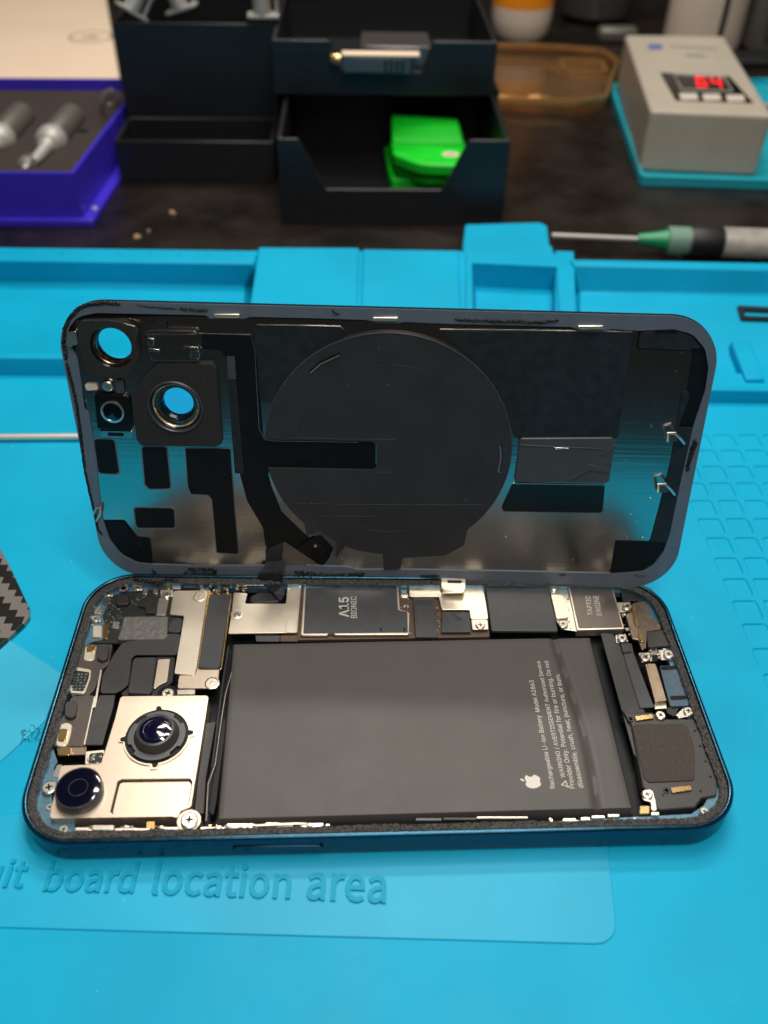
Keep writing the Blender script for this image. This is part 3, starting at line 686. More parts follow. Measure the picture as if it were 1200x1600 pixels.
fx = tr('flex_cable', 'grey', ph, 'A1', [(1008, 440), (990, 572), (722, 572), (702, 600), (692, 700), (680, 760), (642, 790), (600, 812), (505, 812), (520, 700), (590, 570), (640, 500), (700, 482), (880, 475), (925, 440)], 5.7, .5, r=.8, bev=.12)
tr('flex_pad', 'grey', ph, 'A1', [(925, 430), (932, 385), (960, 345), (1025, 335), (1010, 432)], 5.6, .8, r=.9, bev=.2)
tr('flex_cable', 'grey', ph, 'A6', [(500, 25), (600, 22), (590, 90), (520, 335), (412, 335), (460, 130)], 5.5, .5, r=.3, bev=.1)
tr('earpiece_module', 'dark', ph, 'A1', [(718, 588), (860, 584), (830, 800), (810, 816), (675, 812), (705, 620)], 5.9, 1.2, r=.8, bev=.25).data.materials[0] = M['grey']
tr('module_base', 'dark', ph, 'A1', [(860, 582), (975, 580), (960, 740), (880, 800), (850, 830), (610, 830), (690, 770)], 4.9, .6, r=.8)
tr('side_plate', 'camplate', ph, 'A1', [(868, 600), (945, 596), (925, 738), (880, 760), (835, 795)], 5.4, .4, r=.3)
V, Fc = lathe([(2.3, 0), (2.3, .5), (1.6, .5), (1.6, .2)], (*at(FW, 30 + 925 * .25, 880 + 815 * .25, 5.4), 4.9), 32); raw('screw_ring', 'floor', ph, V, Fc, smooth=True)
screw(ph, 30 + 928 * .25, 880 + 812 * .25, 6.1, 1.45)
# ---- left hand modules
for key, pts in (('A1', [(395, 508), (585, 505), (560, 630), (520, 660), (470, 790), (430, 830), (330, 835), (310, 800), (330, 690), (340, 640)]),
                 ('A6', [(320, 45), (350, 20), (470, 25), (400, 345), (215, 345), (250, 190), (290, 130)])):
    mo = tr('camera_bracket', 'dark', ph, key, pts, 5.3, 2.0, r=.6, bev=.15); mo.data.materials[0] = M['taptic']
for key, c, s_ in (('A1', (522, 552), 1), ('A6', (322, 110), 1)):
    x, y = c; tr('round_pad', 'grey', ph, key, [(x - 38, y - 20), (x - 28, y - 48), (x + 30, y - 50), (x + 42, y - 30), (x + 30, y + 45), (x - 10, y + 58), (x - 40, y + 40)], 6.2, .9, r=1.0, bev=.2)
for key, pts in (('A1', [(415, 510), (485, 508), (470, 600), (440, 612), (402, 608), (408, 560)]), ('A6', [(262, 205), (300, 195), (332, 210), (318, 280), (300, 345), (225, 345)])):
    tr('contact_slot', 'gold', ph, key, pts, 5.5, .3, r=1.0, bev=.08)
for key, pts in (('A1', [(425, 505), (478, 505), (472, 548), (418, 548)]), ('A6', [(255, 232), (305, 235), (290, 310), (240, 305)]), ('A6', [(250, 345), (325, 345), (318, 402), (240, 402)])):
    tr('gold_contact', 'brass', ph, key, pts, 5.9, .5, r=.4, bev=.12)
tr('component_window', 'gold', ph, 'A1', [(335, 645), (450, 665), (445, 720), (410, 815), (320, 810), (315, 740)], 5.4, .2, r=.7, bev=.05)
tr('component_window', 'pcb', ph, 'A1', [(345, 668), (440, 682), (432, 722), (402, 800), (330, 795), (328, 740)], 5.46, .1, r=.5, bev=0)
random.seed(5); V, Fc = [], []; V2, F2 = [], []
for i in range(4):
    for j in range(6):
        x, y = 345 + i * 22 - j * 3 + random.uniform(-2, 2), 690 + j * 18
        a, b = random.choice([(10, 7), (7, 10), (5, 5)]); q = K(FW, 'A1', [(x, y), (x + a, y), (x + a, y + b), (x, y + b)], 5.7)
        extr(q, 5.45, 5.7, (), *((V, Fc) if (i + j) % 2 else (V2, F2)))
raw('solder_points', 'smd', ph, V, Fc); raw('solder_points', 'smdb', ph, V2, F2)
tr('gold_rail', 'gold', ph, 'A1', [(505, 665), (520, 665), (478, 900), (462, 900)], 5.6, .4, r=.2)
tr('gold_rail', 'gold', ph, 'A6', [(466, 30), (478, 30), (412, 335), (400, 335)], 5.6, .4, r=.2)
tr('bronze_strip', 'bronze', ph, 'A6', [(235, 345), (420, 345), (425, 395), (240, 402)], 5.0, .6, r=.2)
tr('clip_bracket', 'gold', ph, 'A6', [(415, 375), (535, 365), (520, 455), (410, 458)], 5.2, .5, r=.4)
tr('clip_hole', 'pcb', ph, 'A6', [(440, 390), (530, 380), (515, 450), (430, 452)], 5.26, .1, r=.5, bev=0)
for q in ((455, 415), (480, 440), (500, 400)):
    tr('connector_block', 'smd', ph, 'A6', [(q[0], q[1]), (q[0] + 20, q[1]), (q[0] + 16, q[1] + 14), (q[0] - 4, q[1] + 14)], 5.6, .4, r=.3)
tr('connector_block', 'smd', ph, 'A6', [(235, 460), (270, 455), (255, 540), (205, 535)], 5.0, .8, r=.3)
# screws at the lower left corner, in the ledge
for q in ((185, 598, 1.5, 6.6), (278, 862, 1.0, 6.2), (190, 722, .8, 5.8)): screw(ph, 30 + q[0] * .25, 1080 + q[1] * .25, q[3] - .6, q[2])
for q in ((652, 152), ):
    V, Fc = lathe([(1.3, 0), (1.2, .3), (.7, .3), (.6, 0), (.0001, 0)], (*at(FW, 30 + q[0] * .25, 880 + q[1] * .25, 6), 5.6), 24); raw('screw_boss', 'screw', ph, V, Fc, smooth=True)
V, Fc = lathe([(1.7, 0), (1.6, .3), (.9, .3), (.7, 0), (.0001, 0)], (*at(FW, 1011, 926, 6), 5.9), 24); raw('screw_boss', 'screw', ph, V, Fc, smooth=True)
# ---- camera module
cmz = 6.5
cpts = fillet(K(FW, 'A6', [(632, 42), (650, 32), (1170, 27), (1183, 40), (1078, 690), (1075, 720), (1010, 745), (988, 790), (958, 782), (205, 795), (192, 780), (262, 466), (420, 460), (512, 455), (540, 365), (600, 170)], cmz), .6)
wi = fillet(K(FW, 'A6', [(615, 560), (640, 548), (1068, 543), (1084, 565), (1064, 690), (1050, 725), (985, 755), (580, 766), (568, 752)], cmz), .5, 6)
V, Fc = extr(cpts, 2.0, cmz, [wi]); cm = raw('camera_module', 'camplate', ph, V, Fc, bev=.16, seg=3)
cs = sub(ph, cm)
wc = (sum(q[0] for q in wi) / len(wi), sum(q[1] for q in wi) / len(wi))
V, Fc = extr([(wc[0] + (q[0] - wc[0]) * 1.02, wc[1] + (q[1] - wc[1]) * 1.02) for q in wi], cmz - 2, cmz - 1.1); raw('window_floor', 'floor', cs, V, Fc)
V, Fc = extr([(wc[0] + (q[0] - wc[0]) * .965, wc[1] + (q[1] - wc[1]) * .93) for q in wi], cmz - 1.1, cmz - .75); raw('window_plate', 'camplate', cs, V, Fc, bev=.1)
# main lens
lc = at(FW, 30 + 862 * .25, 1080 + 285 * .25, cmz)
def notched(r, notches, d, wdt):
    out = []
    for k in range(120):
        an = 2 * math.pi * k / 120; rr = r
        for c in notches:
            if abs((an - c + math.pi) % (2 * math.pi) - math.pi) < wdt: rr = r + d
        out.append((lc[0] + rr * math.cos(an), lc[1] + rr * math.sin(an)))
    return out
nt_ = [math.radians(a) for a in (5, 95, 185, 275)]
V, Fc = extr(notched(7.2, nt_, 1.0, .11), cmz - .1, cmz + .35, [notched(6.85, nt_, .95, .08)]); raw('lens_cutout', 'camplate', cs, V, Fc)
V, Fc = extr(notched(6.9, nt_, .95, .085), cmz - .1, cmz + .06); raw('lens_well', 'floor', cs, V, Fc)
V, Fc = extr(notched(6.2, [math.radians(a) for a in (45, 135, 215, 320)], -.7, .22), cmz, cmz + .65, [circle(lc, 4.9, 60)]); raw('lens_ring', 'lensbar', cs, V, Fc)
V, Fc = lathe([(5.0, 0), (4.9, .6), (4.3, 1.4), (4.1, 2.4), (4.0, 2.7), (3.6, 2.85), (3.4, 2.7)], (*lc, cmz), 64); Fc.pop(); raw('lens_barrel', 'lensbar', cs, V, Fc, smooth=True)
V, Fc = lathe([(3.62, 2.62), (3.4, 2.74), (2.6, 2.84), (1.9, 2.90), (1.85, 2.82), (1.4, 2.86), (.5, 2.95), (.0001, 2.96)], (*lc, cmz), 64); raw('lens', 'lensblue', cs, V, Fc, smooth=True)
V, Fc = lathe([(2.62, 2.85), (2.55, 2.89), (2.45, 2.87)], (*lc, cmz), 64); Fc.pop(); Fc.pop(); raw('lens_inner_ring', 'black', cs, V, Fc, smooth=True)
# wide lens
wl = at(FW, 30 + 384 * .25, 1080 + 640 * .25, cmz)
V, Fc = lathe([(4.85, -.1), (4.85, 1.2), (4.8, 1.6), (4.7, 2.4), (4.55, 2.55), (4.4, 2.45)], (*wl, cmz), 64); Fc.pop(); raw('lens_barrel', 'lensbar', cs, V, Fc, smooth=True)
V, Fc = lathe([(4.42, 2.42), (4.1, 2.5), (1.95, 2.5), (1.9, 2.42), (1.85, 2.35)], (*wl, cmz), 64); Fc.pop(); raw('lens', 'lens', cs, V, Fc, smooth=True)
V, Fc = lathe([(1.86, 2.35), (1.6, 1.9), (1.3, 1.8), (1.25, 1.95), (.85, 1.95), (.8, 1.8), (.5, 2.0), (.0001, 2.08)], (*wl, cmz), 48); raw('inner_lens', 'lensblue', cs, V, Fc, smooth=True)
V, Fc = lathe([(1.98, 2.5), (1.92, 2.54), (1.8, 2.4)], (*wl, cmz), 64); Fc.pop(); Fc.pop(); raw('lens_inner_ring', 'lensbar', cs, V, Fc, smooth=True)
V, Fc = lathe([(1.3, 1.85), (1.2, 2.05), (1.0, 2.0)], (*wl, cmz), 64); Fc.pop(); Fc.pop(); raw('lens_inner_ring', 'lensbar', cs, V, Fc, smooth=True)
lug = at(FW, 30 + 1060 * .25, 1080 + 805 * .25, 6.2)
V, Fc = extr(circle(lug, 2.5, 32), 3, 6.0); raw('screw_lug', 'camplate', cs, V, Fc, bev=.15)
screw(ph, 30 + 1062 * .25, 1080 + 803 * .25, 6.9, 1.75)
lug = at(FW, 30 + 190 * .25, 1080 + 598 * .25, 6.0)
# ---- near edge clips and springs
for (x0, x1, y, m_, hh) in ((118, 140, 1295, 'gold', 5), (145, 178, 1293, 'screw', 8), (180, 235, 1296, 'gold', 4), (229, 242, 1289, 'brass', 12), (256, 284, 1294, 'screw', 4), (290, 300, 1284, 'screw', 26),
                          (314, 352, 1294, 'gold', 4), (355, 395, 1290, 'gold', 7), (415, 458, 1288, 'gold', 6), (470, 505, 1289, 'gold', 6), (520, 545, 1295, 'gold', 5), (556, 575, 1293, 'brass', 4), (650, 690, 1280, 'sheet', 4),
                          (693, 745, 1279, 'dark', 4), (745, 825, 1277, 'camplate', 2.6), (880, 900, 1281, 'gold', 5), (908, 922, 1279, 'screw', 5), (925, 945, 1276, 'gold', 4), (950, 968, 1274, 'screw', 4), (1000, 1015, 1265, 'brass', 12), (1018, 1030, 1271, 'gold', 5)):
    tr('spring_clip', m_, ph, 'P', [(x0, y - hh / 2), (x1, y - hh / 2), (x1, y + hh / 2), (x0 - 1, y + hh / 2)], 5.8, .8, r=.15, bev=.08)
V, Fc = tubev([(*at(FW, x, y, 5.9), 5.9) for x, y in ((352, 1290), (360, 1294), (380, 1294), (392, 1288), (400, 1290), (460, 1287), (478, 1287), (490, 1294), (512, 1292))], .3, 8); raw('wire_spring', 'gold', ph, V, Fc, smooth=True)
# ---- far edge clips under the hinge side
for (x0, x1, y, m_) in ((330, 362, 910, 'gold'), (370, 412, 912, 'screw'), (452, 500, 909, 'gold'), (508, 560, 906, 'gold'), (570, 640, 908, 'screw'), (640, 690, 909, 'gold')):
    tr('spring_clip', m_, ph, 'P', [(x0, y - 2), (x1, y - 2), (x1, y + 2.5), (x0, y + 2.5)], 6.0, .6, r=.1, bev=.06)
random.seed(9)
gunk('glue_residue', 'gluedk', ph, K(FW, 'A1', [(700, 95), (800, 110), (860, 120), (930, 100), (1010, 105)], 7), 1.4, 6.5, .7)
gunk('glue_residue', 'gluedk', ph, K(FW, 'A3', [(60, 90), (200, 85), (400, 80), (560, 70)], 7), 1.2, 6.5, .8)

def clutter(key, x0, y0, x1, y1, n, z, smin, smax, seed, sx=0):
    random.seed(seed); B_ = {}
    for k in range(n):
        t_ = random.random(); x = x0 + (x1 - x0) * random.random(); v = random.random(); y = y0 + (y1 - y0) * v
        x += sx * v; a = random.uniform(smin, smax); b = random.uniform(smin, smax) * .7; m_ = random.choice(['smd', 'smd', 'gold', 'brass', 'dark', 'bronze', 'screw'])
        zz = z + random.uniform(-.3, .3); q = K(FW, key, [(x, y), (x + a, y), (x + a, y + b), (x, y + b)], zz)
        V_, F_ = B_.setdefault(m_, ([], [])); extr(q, zz - .5, zz, (), V_, F_)
    for m_, (V_, F_) in B_.items(): raw('solder_points', m_, ph, V_, F_)
clutter('A1', 445, 240, 600, 480, 26, 5.0, 6, 18, 1, -40)
clutter('A2', 320, 128, 620, 175, 34, 5.4, 8, 26, 2)
clutter('A3', 60, 112, 800, 136, 60, 5.6, 8, 30, 3)
clutter('A4', 20, 100, 500, 112, 20, 5.6, 8, 30, 4)
clutter('A5', 640, 520, 800, 610, 22, 5.3, 5, 16, 5)
clutter('A5', 455, 240, 500, 480, 14, 4.8, 8, 18, 6, 40)
clutter('A6', 345, 835, 1000, 865, 46, 4.8, 8, 34, 7)
clutter('A7', 210, 502, 800, 520, 30, 5.0, 6, 20, 8)
clutter('A8', 0, 694, 520, 712, 18, 5.0, 5, 16, 9)
clutter('A6', 420, 385, 520, 450, 16, 5.3, 6, 16, 10)
clutter('A3', 775, 190, 850, 440, 16, 4.7, 4, 10, 11)
clutter('A4', 205, 240, 235, 430, 12, 4.8, 4, 10, 12)
clutter('A2', 190, 700, 205, 780, 8, 5.0, 4, 10, 13)
clutter('A4', 985, 200, 1060, 400, 12, 5.3, 5, 12, 14, 30)
# ================================================================== BACK PANEL
bp = thing('phone_back_panel', 'dark blue phone back standing upright behind the opened phone, round charging coil showing', 'phone back', FP, (0, 0, 0))
QP = K(FP, 'P', [(165, 898), (1049, 918), (1134, 494), (81, 467)], 0)
def pout(off, seg=16): return warp(QP, rrect(-73.2 + off, .1 + off, 73.2 - off, 71.4 - off, max(11.5 - off, 1), seg), 146.6, 71.5)
c1 = at(FP, 176, 541, 1.0); c2 = at(FP, 275, 634, 1.0)
h1, h2 = circle(c1, 4.0, 48), circle(c2, 4.3, 48)
V, Fc = extr(pout(.25), -1.0, 0, [h1, h2]); raw('back_glass', 'edge', bp, V, Fc)
fi = fillet(K(FP, 'P', [(150, 489), (300, 492), (323, 493), (328, 498), (383, 498), (390, 495), (480, 497), (575, 500), (585, 504), (622, 505), (630, 503), (700, 506), (895, 511), (905, 517), (945, 517), (955, 514), (1000, 517), (1052, 514), (1082, 522), (1102, 545), (1107, 575), (1102, 610), (1083, 667),
                   (1062, 760), (1047, 833), (1037, 862), (1020, 885), (1003, 893), (960, 896), (760, 892), (640, 890), (557, 890), (545, 886), (480, 884), (470, 880), (445, 880), (440, 884), (300, 884), (240, 882), (213, 879), (190, 868), (172, 845), (160, 810), (152, 745), (146, 690), (139, 645), (132, 640), (127, 600), (121, 560), (105, 530), (107, 512), (122, 495)], .6), 5, 4)
V, Fc = extr(pout(.0), -.35, .6, [fi]); fo = raw('rim_flange', 'slate', bp, V, Fc)
V, Fc = sweep([(0.1, -1.0), (-.12, -.6), (-.12, -.3), (0.0, .35)], pout); raw('panel_edge', 'edge', bp, V, Fc, smooth=True)
V, Fc = extr(pout(1.5), 0, .1, [h1, h2]); raw('liner', 'tape', bp, V, Fc)
# steel sheet
ms = fillet(K(FP, 'P', [(118, 500), (260, 494), (480, 499), (998, 518), (994, 545), (1082, 549), (1080, 560), (1068, 640), (1052, 700), (1035, 770), (1015, 845), (962, 844), (953, 895), (700, 891), (560, 889), (440, 884), (237, 882), (234, 839), (215, 838), (195, 812), (157, 812), (152, 745), (140, 660), (128, 600), (118, 560)], .3), .6)
V, Fc = extr(ms, .1, .28, [h1, h2]); raw('steel_sheet', 'mirror', bp, V, Fc)
def pt(name, m_, key, pts, w=.4, th=.12, r=.8, bev=.05): return tr(name, m_, bp, key, pts, w, th, r=r, bev=bev)
def outl(name, key, pts, w=.36, r=.9, g=.32, m_='steel'):
    """a thin raised bright lip round a cut in the sheet"""
    q = K(FP, key, pts, w); c = (sum(a for a, b in q) / len(q), sum(b for a, b in q) / len(q))
    o = fillet([(x + g * (1 if x > c[0] else -1), y + g * (1 if y > c[1] else -1)) for x, y in q], r + g); i = fillet(q, r)
    V, Fc = extr(o, w - .15, w - .02, [i]); raw(name, m_, bp, V, Fc)
# black cut-outs, left
for key, pts in (('B4', [(200, 78), (295, 80), (318, 235), (300, 242), (222, 238)]), ('B4', [(425, 115), (540, 115), (560, 310), (460, 312), (440, 290)]),
                 ('B4', [(388, 400), (575, 402), (582, 495), (400, 495)])):
    pt('black_patch', 'tape', key, pts, .4); outl('patch_lip', key, pts, .4, m_='slate')
Lp = [(628, 122), (840, 122), (860, 400), (880, 618), (775, 612), (752, 360), (735, 342), (655, 338), (640, 300)]
pt('black_patch', 'tape', 'B4', Lp, .4); 
V, Fc = tubev([(*q, .42) for q in K(FP, 'B4', Lp + [Lp[0]], .42)], .09, 6); raw('patch_lip', 'slate', bp, V, Fc, smooth=True)
pt('corner_patch', 'tape', 'B4', [(262, 468), (345, 468), (370, 510), (400, 535), (465, 540), (478, 665), (400, 655), (320, 600), (280, 540)], .32, r=.5)
# wide black band left of the coil
pt('flex_sheet', 'tape', 'P', [(316, 520), (394, 522), (402, 560), (408, 640), (412, 686), (587, 688), (587, 736), (418, 737), (424, 760), (440, 800), (480, 838), (495, 846), (520, 850), (516, 870), (505, 884), (488, 878), (442, 846), (415, 858), (411, 825), (386, 783), (375, 742), (373, 700), (352, 558), (345, 548), (316, 545)], .42, r=.8)
V, Fc = tubev([(*q, .44) for q in K(FP, 'P', [(310, 521), (392, 523), (398, 545), (401, 600), (405, 670), (414, 687), (430, 689), (500, 690), (560, 691)], .44)], .07, 6); raw('sheet_edge', 'screw', bp, V, Fc, smooth=True)
pt('grey_strip', 'tapeg', 'B3', [(820, 350), (860, 352), (868, 470), (872, 600), (905, 900), (860, 900), (830, 500)], .5, r=.3)
pt('grey_strip', 'sheet', 'B3', [(822, 350), (860, 352), (866, 458), (828, 458)], .56, r=.2)
pt('grey_strip', 'tapeg', 'B3', [(850, 500), (870, 500), (903, 890), (870, 890)], .56, .1, r=.2)
# graphite patches behind the coil
pt('graphite_patch', 'tapeg', 'B5', [(-10, 200), (405, 212), (412, 260), (240, 400), (120, 560), (60, 565), (20, 565), (5, 400)], .42, r=.6)
V, Fc = tubev([(*q, .45) for q in K(FP, 'B5', [(5, 203), (200, 206), (395, 211), (412, 225)], .45)], .08, 6); raw('patch_lip', 'screw', bp, V, Fc, smooth=True)
pt('graphite_patch', 'tapeg', 'P', [(690, 517), (990, 519), (982, 560), (966, 684), (803, 684), (790, 640), (760, 590), (720, 545)], .42, r=.5)
V, Fc = tubev([(*q, .45) for q in K(FP, 'P', [(688, 515), (800, 516), (988, 519)], .45)], .08, 6); raw('patch_lip', 'screw', bp, V, Fc, smooth=True)
pt('taped_block', 'sheet', 'B8', [(155, 75), (590, 72), (606, 95), (580, 250), (575, 285), (130, 282), (145, 180)], 1.1, .8, r=.8, bev=.25)
pt('tape_fold', 'sheet', 'B8', [(365, 272), (440, 235), (480, 195), (575, 218), (572, 240), (490, 225), (400, 275)], 1.32, .22, r=.3, bev=.1)
pt('tape_fold', 'sheet', 'B8', [(535, 150), (600, 100), (604, 118), (550, 160)], 1.3, .2, r=.3, bev=.1)
pt('tape_fold', 'sheet', 'B8', [(160, 112), (540, 128), (540, 122), (160, 104)], 1.24, .15, r=.1, bev=.05)
pt('contact_mark', 'steel', 'B8', [(318, 118), (388, 120), (390, 128), (322, 127)], 1.3, .1, r=.1)
pt('black_patch', 'black', 'B8', [(122, 288), (556, 292), (545, 425), (80, 418), (70, 400)], .45, r=.9)
V, Fc = tubev([(*q, .52) for q in K(FP, 'B8', [(125, 286), (350, 290), (556, 293)], .52)], .12, 6); raw('patch_lip', 'screw', bp, V, Fc, smooth=True)
# coil
cc_ = (0.6, 37.0); R_ = 29.3
sl = K(FP, 'P', [(588, 690), (588, 735)], 1.1)
def coil():
    pts = []
    yT, yB = sl[0][1], sl[1][1]
    n = 160
    tab = K(FP, 'P', [(725, 852), (695, 868), (629, 872), (626, 888), (600, 890)], 1.1)
    notch = K(FP, 'P', [(525, 873), (537, 852), (497, 827), (480, 838)], 1.1)
    for k in range(n + 1):
        an = math.pi - math.asin((yT - cc_[1]) / R_) - (2 * math.pi - (math.asin((yT - cc_[1]) / R_) - math.asin((yB - cc_[1]) / R_))) * k / n
        x, y = cc_[0] + R_ * math.cos(an), cc_[1] + R_ * math.sin(an)
        pts.append((x, y))
    # splice the bottom tab and the notch in by x range (lower half only)
    out = []; done_t = done_n = False
    for x, y in pts:
        if y < 20 and tab[-1][0] <= x <= tab[0][0]:
            if not done_t: out += tab; done_t = True
            continue
        if y < 24 and notch[3][0] <= x <= notch[0][0]:
            if not done_n: out += notch; done_n = True
            continue
        out.append((x, y))
    return out + [(sl[1][0] - 1, yB), (sl[1][0], yB + 1), (sl[0][0], yT - 1), (sl[0][0] - 1, yT)]
CO = coil()
cpo = prism('charging_coil', 'coil', bp, CO, .45, 1.15, bev=.0); cps = sub(bp, cpo)
V, Fc = tubev([(cc_[0] + .5 + 22.1 * math.cos(math.radians(k)), cc_[1] - .5 + 22.1 * math.sin(math.radians(k)), 1.1) for k in range(-161, 171, 3)], .11, 6); raw('coil_ridge', 'coil', cps, V, Fc, smooth=True)
for pa in ([(457, 786), (520, 788), (640, 789), (755, 789)], [(495, 806), (545, 807), (590, 807)], [(455, 684), (530, 686), (618, 687)], [(590, 738), (612, 738), (618, 732)]):
    V, Fc = tubev([(*q, 1.12) for q in K(FP, 'P', pa, 1.15)], .1, 6); raw('film_crease', 'coil', cps, V, Fc, smooth=True)
V, Fc = tubev([(cc_[0] + 29.15 * math.cos(math.radians(k)), cc_[1] + 29.15 * math.sin(math.radians(k)), 1.1) for k in range(-12, 172, 3)], .16, 6); raw('coil_rim_highlight', 'sheet', cps, V, Fc, smooth=True)  # lighter tube along the upper edge only, a painted bevel highlight
# two little slots
for pa in ([(484, 582), (500, 568), (530, 554)], [(782, 697), (783, 715), (779, 738)]):
    V, Fc = tubev([(*q, 1.15) for q in K(FP, 'P', pa, 1.2)], .35, 8); raw('coil_slot', 'steel' if pa[0][0] < 600 else 'slate', cps, V, Fc, smooth=True)
    V, Fc = tubev([(q[0] + .15, q[1] + .35, 1.2) for q in K(FP, 'P', pa, 1.2)], .25, 8); raw('coil_slot', 'floor', cps, V, Fc, smooth=True)
pt('microphone_flex', 'tape', 'B6', [(270, 540), (300, 520), (355, 580), (360, 605), (315, 662), (270, 645), (180, 590)], 1.0, .7, r=1.0, bev=.15)
pt('microphone_flex', 'black', 'B6', [(295, 575), (335, 590), (322, 628), (278, 612)], 1.3, .3, r=.2)
pt('grey_flap_and_sheen', 'sheet', 'B6', [(285, 498), (408, 572), (378, 640), (360, 620), (362, 585), (300, 535), (250, 530)], .9, .2, r=.4)
pt('grey_flap_and_sheen', 'steel', 'B6', [(130, 557), (290, 662), (140, 668), (122, 640)], .8, .12, r=.3).data.materials[0] = M['taptic']  # grey triangle paints the sheen of the steel sheet, no separate flap
x, y = at(FP, 493, 852, 1.3); V, Fc = lathe([(.5, 0), (.45, .4), (.0001, .45)], (x, y, 1.2), 16); raw('small_rivet', 'steel', bp, V, Fc, smooth=True)
# camera holes
fo1 = fillet(K(FP, 'B3', [(140, 185), (260, 183), (325, 192), (398, 240), (400, 300), (410, 360), (350, 450), (200, 448), (165, 420), (130, 300), (122, 215)], 2.0), .8)
V, Fc = extr(fo1, .28, 2.0, [circle(c1, 4.9, 48)]); raw('foam_gasket', 'foam', bp, V, Fc)
V, Fc = lathe([(4.95, 1.6), (4.6, 1.2), (4.3, .2), (3.95, -.4), (3.9, -1.4)], (*c1, 0), 56); Fc.pop(); Fc.pop(); raw('lens_tube', 'black', bp, V, Fc, smooth=True)
V, Fc = lathe([(4.5, .9), (4.3, .95), (4.15, .75)], (*c1, 0), 56); Fc.pop(); Fc.pop(); raw('lens_tube_ring', 'bronze', bp, V, Fc, smooth=True)
fo2 = fillet(K(FP, 'B3', [(500, 388), (750, 388), (770, 410), (800, 760), (770, 775), (420, 768), (400, 740), (375, 520), (420, 465)], 1.5), .8)
V, Fc = extr(fo2, .28, 1.5, [circle(c2, 6.3, 56)]); raw('foam_gasket', 'foam', bp, V, Fc)
V, Fc = lathe([(6.5, .4), (6.45, 1.9), (6.2, 2.1), (6.0, 1.9), (5.9, .9)], (*c2, 0), 64); Fc.pop(); Fc.pop(); raw('lens_bezel', 'lensbar', bp, V, Fc, smooth=True)
V, Fc = lathe([(5.95, 1.0), (5.7, 1.2), (5.3, .9), (5.0, .2), (4.4, .1), (4.2, -.8), (3.6, -1.2), (3.5, -2.2)], (*c2, 0), 64); Fc.pop(); Fc.pop(); raw('lens_tube', 'edge', bp, V, Fc, smooth=True)
V, Fc = lathe([(5.6, .75), (5.35, 1.15), (5.1, .75)], (*c2, 0), 64); Fc.pop(); Fc.pop(); raw('brass_ring', 'gold', bp, V, Fc, smooth=True)
V, Fc = [], []
for k in range(44):
    an = math.radians(190 + k * 160 / 43)
    if abs(an - math.radians(270)) < .2: continue
    x, y = c2[0] + 4.9 * math.cos(an), c2[1] + 4.9 * math.sin(an)
    lathe([(.17, 0), (.15, .3), (.0001, .36)], (x, y, .6), 6, V, Fc)
raw('knurled_teeth', 'brass', bp, V, Fc, smooth=True)
V, Fc = extr(circle(c2, 4.2, 48), -2.3, -2.1); raw('lens_cover', 'glassb', bp, V, Fc)
V, Fc = extr(circle(c1, 4.2, 48), -1.6, -1.45); raw('lens_cover', 'glass', bp, V, Fc)
V, Fc = extr(rrect(c1[0] - 7.5, c2[1] - 9, c2[0] + 8.5, c1[1] + 7.5, 5), -2.6, -1.0, [circle(c1, 4.25, 48), circle(c2, 4.3, 48)]); raw('camera_bump', 'edge', bp, V, Fc)
# flash
pt('white_tab', 'white', 'B3', [(155, 480), (212, 480), (222, 508), (165, 512)], .9, .5, r=.5)
pt('small_bracket', 'sheet', 'B3', [(300, 462), (338, 465), (345, 525), (305, 525)], .9, .4, r=.4)
screw(bp, 80 + 262 / 3, 440 + 493 / 3, 1.3, 1.25)
fl = pt('flash_housing', 'black', 'B3', [(200, 528), (340, 532), (365, 550), (382, 690), (360, 700), (215, 690)], 1.3, 1.0, r=.8, bev=.15); fls = sub(bp, fl)
fcx = at(FP, 80 + 288 / 3, 440 + 610 / 3, 1.3)
V, Fc = lathe([(2.75, 0), (2.75, .3), (2.3, .35), (2.2, .1)], (*fcx, 1.3), 40); Fc.pop(); Fc.pop(); raw('flash_ring', 'screw', fls, V, Fc, smooth=True)
V, Fc = lathe([(2.3, .12), (.0001, .2)], (*fcx, 1.25), 40); raw('flash_lens', 'lens', fls, V, Fc, smooth=True)
pt('metal_clip', 'steel', 'B3', [(222, 700), (380, 702), (378, 732), (235, 728)], .9, .5, r=.2)
pt('metal_clip', 'black', 'B3', [(262, 708), (340, 710), (340, 726), (268, 724)], 1.0, .15, r=.2)
# bracket with clips (upper left)
br = pt('microphone_can', 'mirror', 'B3', [(440, 240), (662, 245), (690, 290), (692, 372), (470, 372), (458, 320)], 1.3, 1.0, r=.4, bev=.12)
for q in ([(440, 232), (510, 226), (670, 232), (690, 245), (600, 250), (445, 250)], [(455, 325), (505, 330), (508, 320), (455, 312)], [(620, 303), (690, 308), (690, 318), (622, 314)], [(650, 330), (692, 325), (695, 362), (655, 362)], [(445, 262), (482, 268), (480, 300), (450, 300)]):
    pt('can_clip', 'steel', 'B3', q, 1.6, .4, r=.2, bev=.08)
pt('can_tab', 'tapeg', 'B3', [(492, 190), (535, 188), (545, 240), (498, 240)], 1.0, .4, r=.2)
pt('edge_clip', 'screw', 'B3', [(75, 240), (115, 232), (125, 290), (85, 310), (68, 275)], 1.2, .5, r=.3)
pt('edge_clip', 'bronze', 'B3', [(328, 192), (395, 210), (400, 262), (370, 255)], 2.15, .2, r=.3)
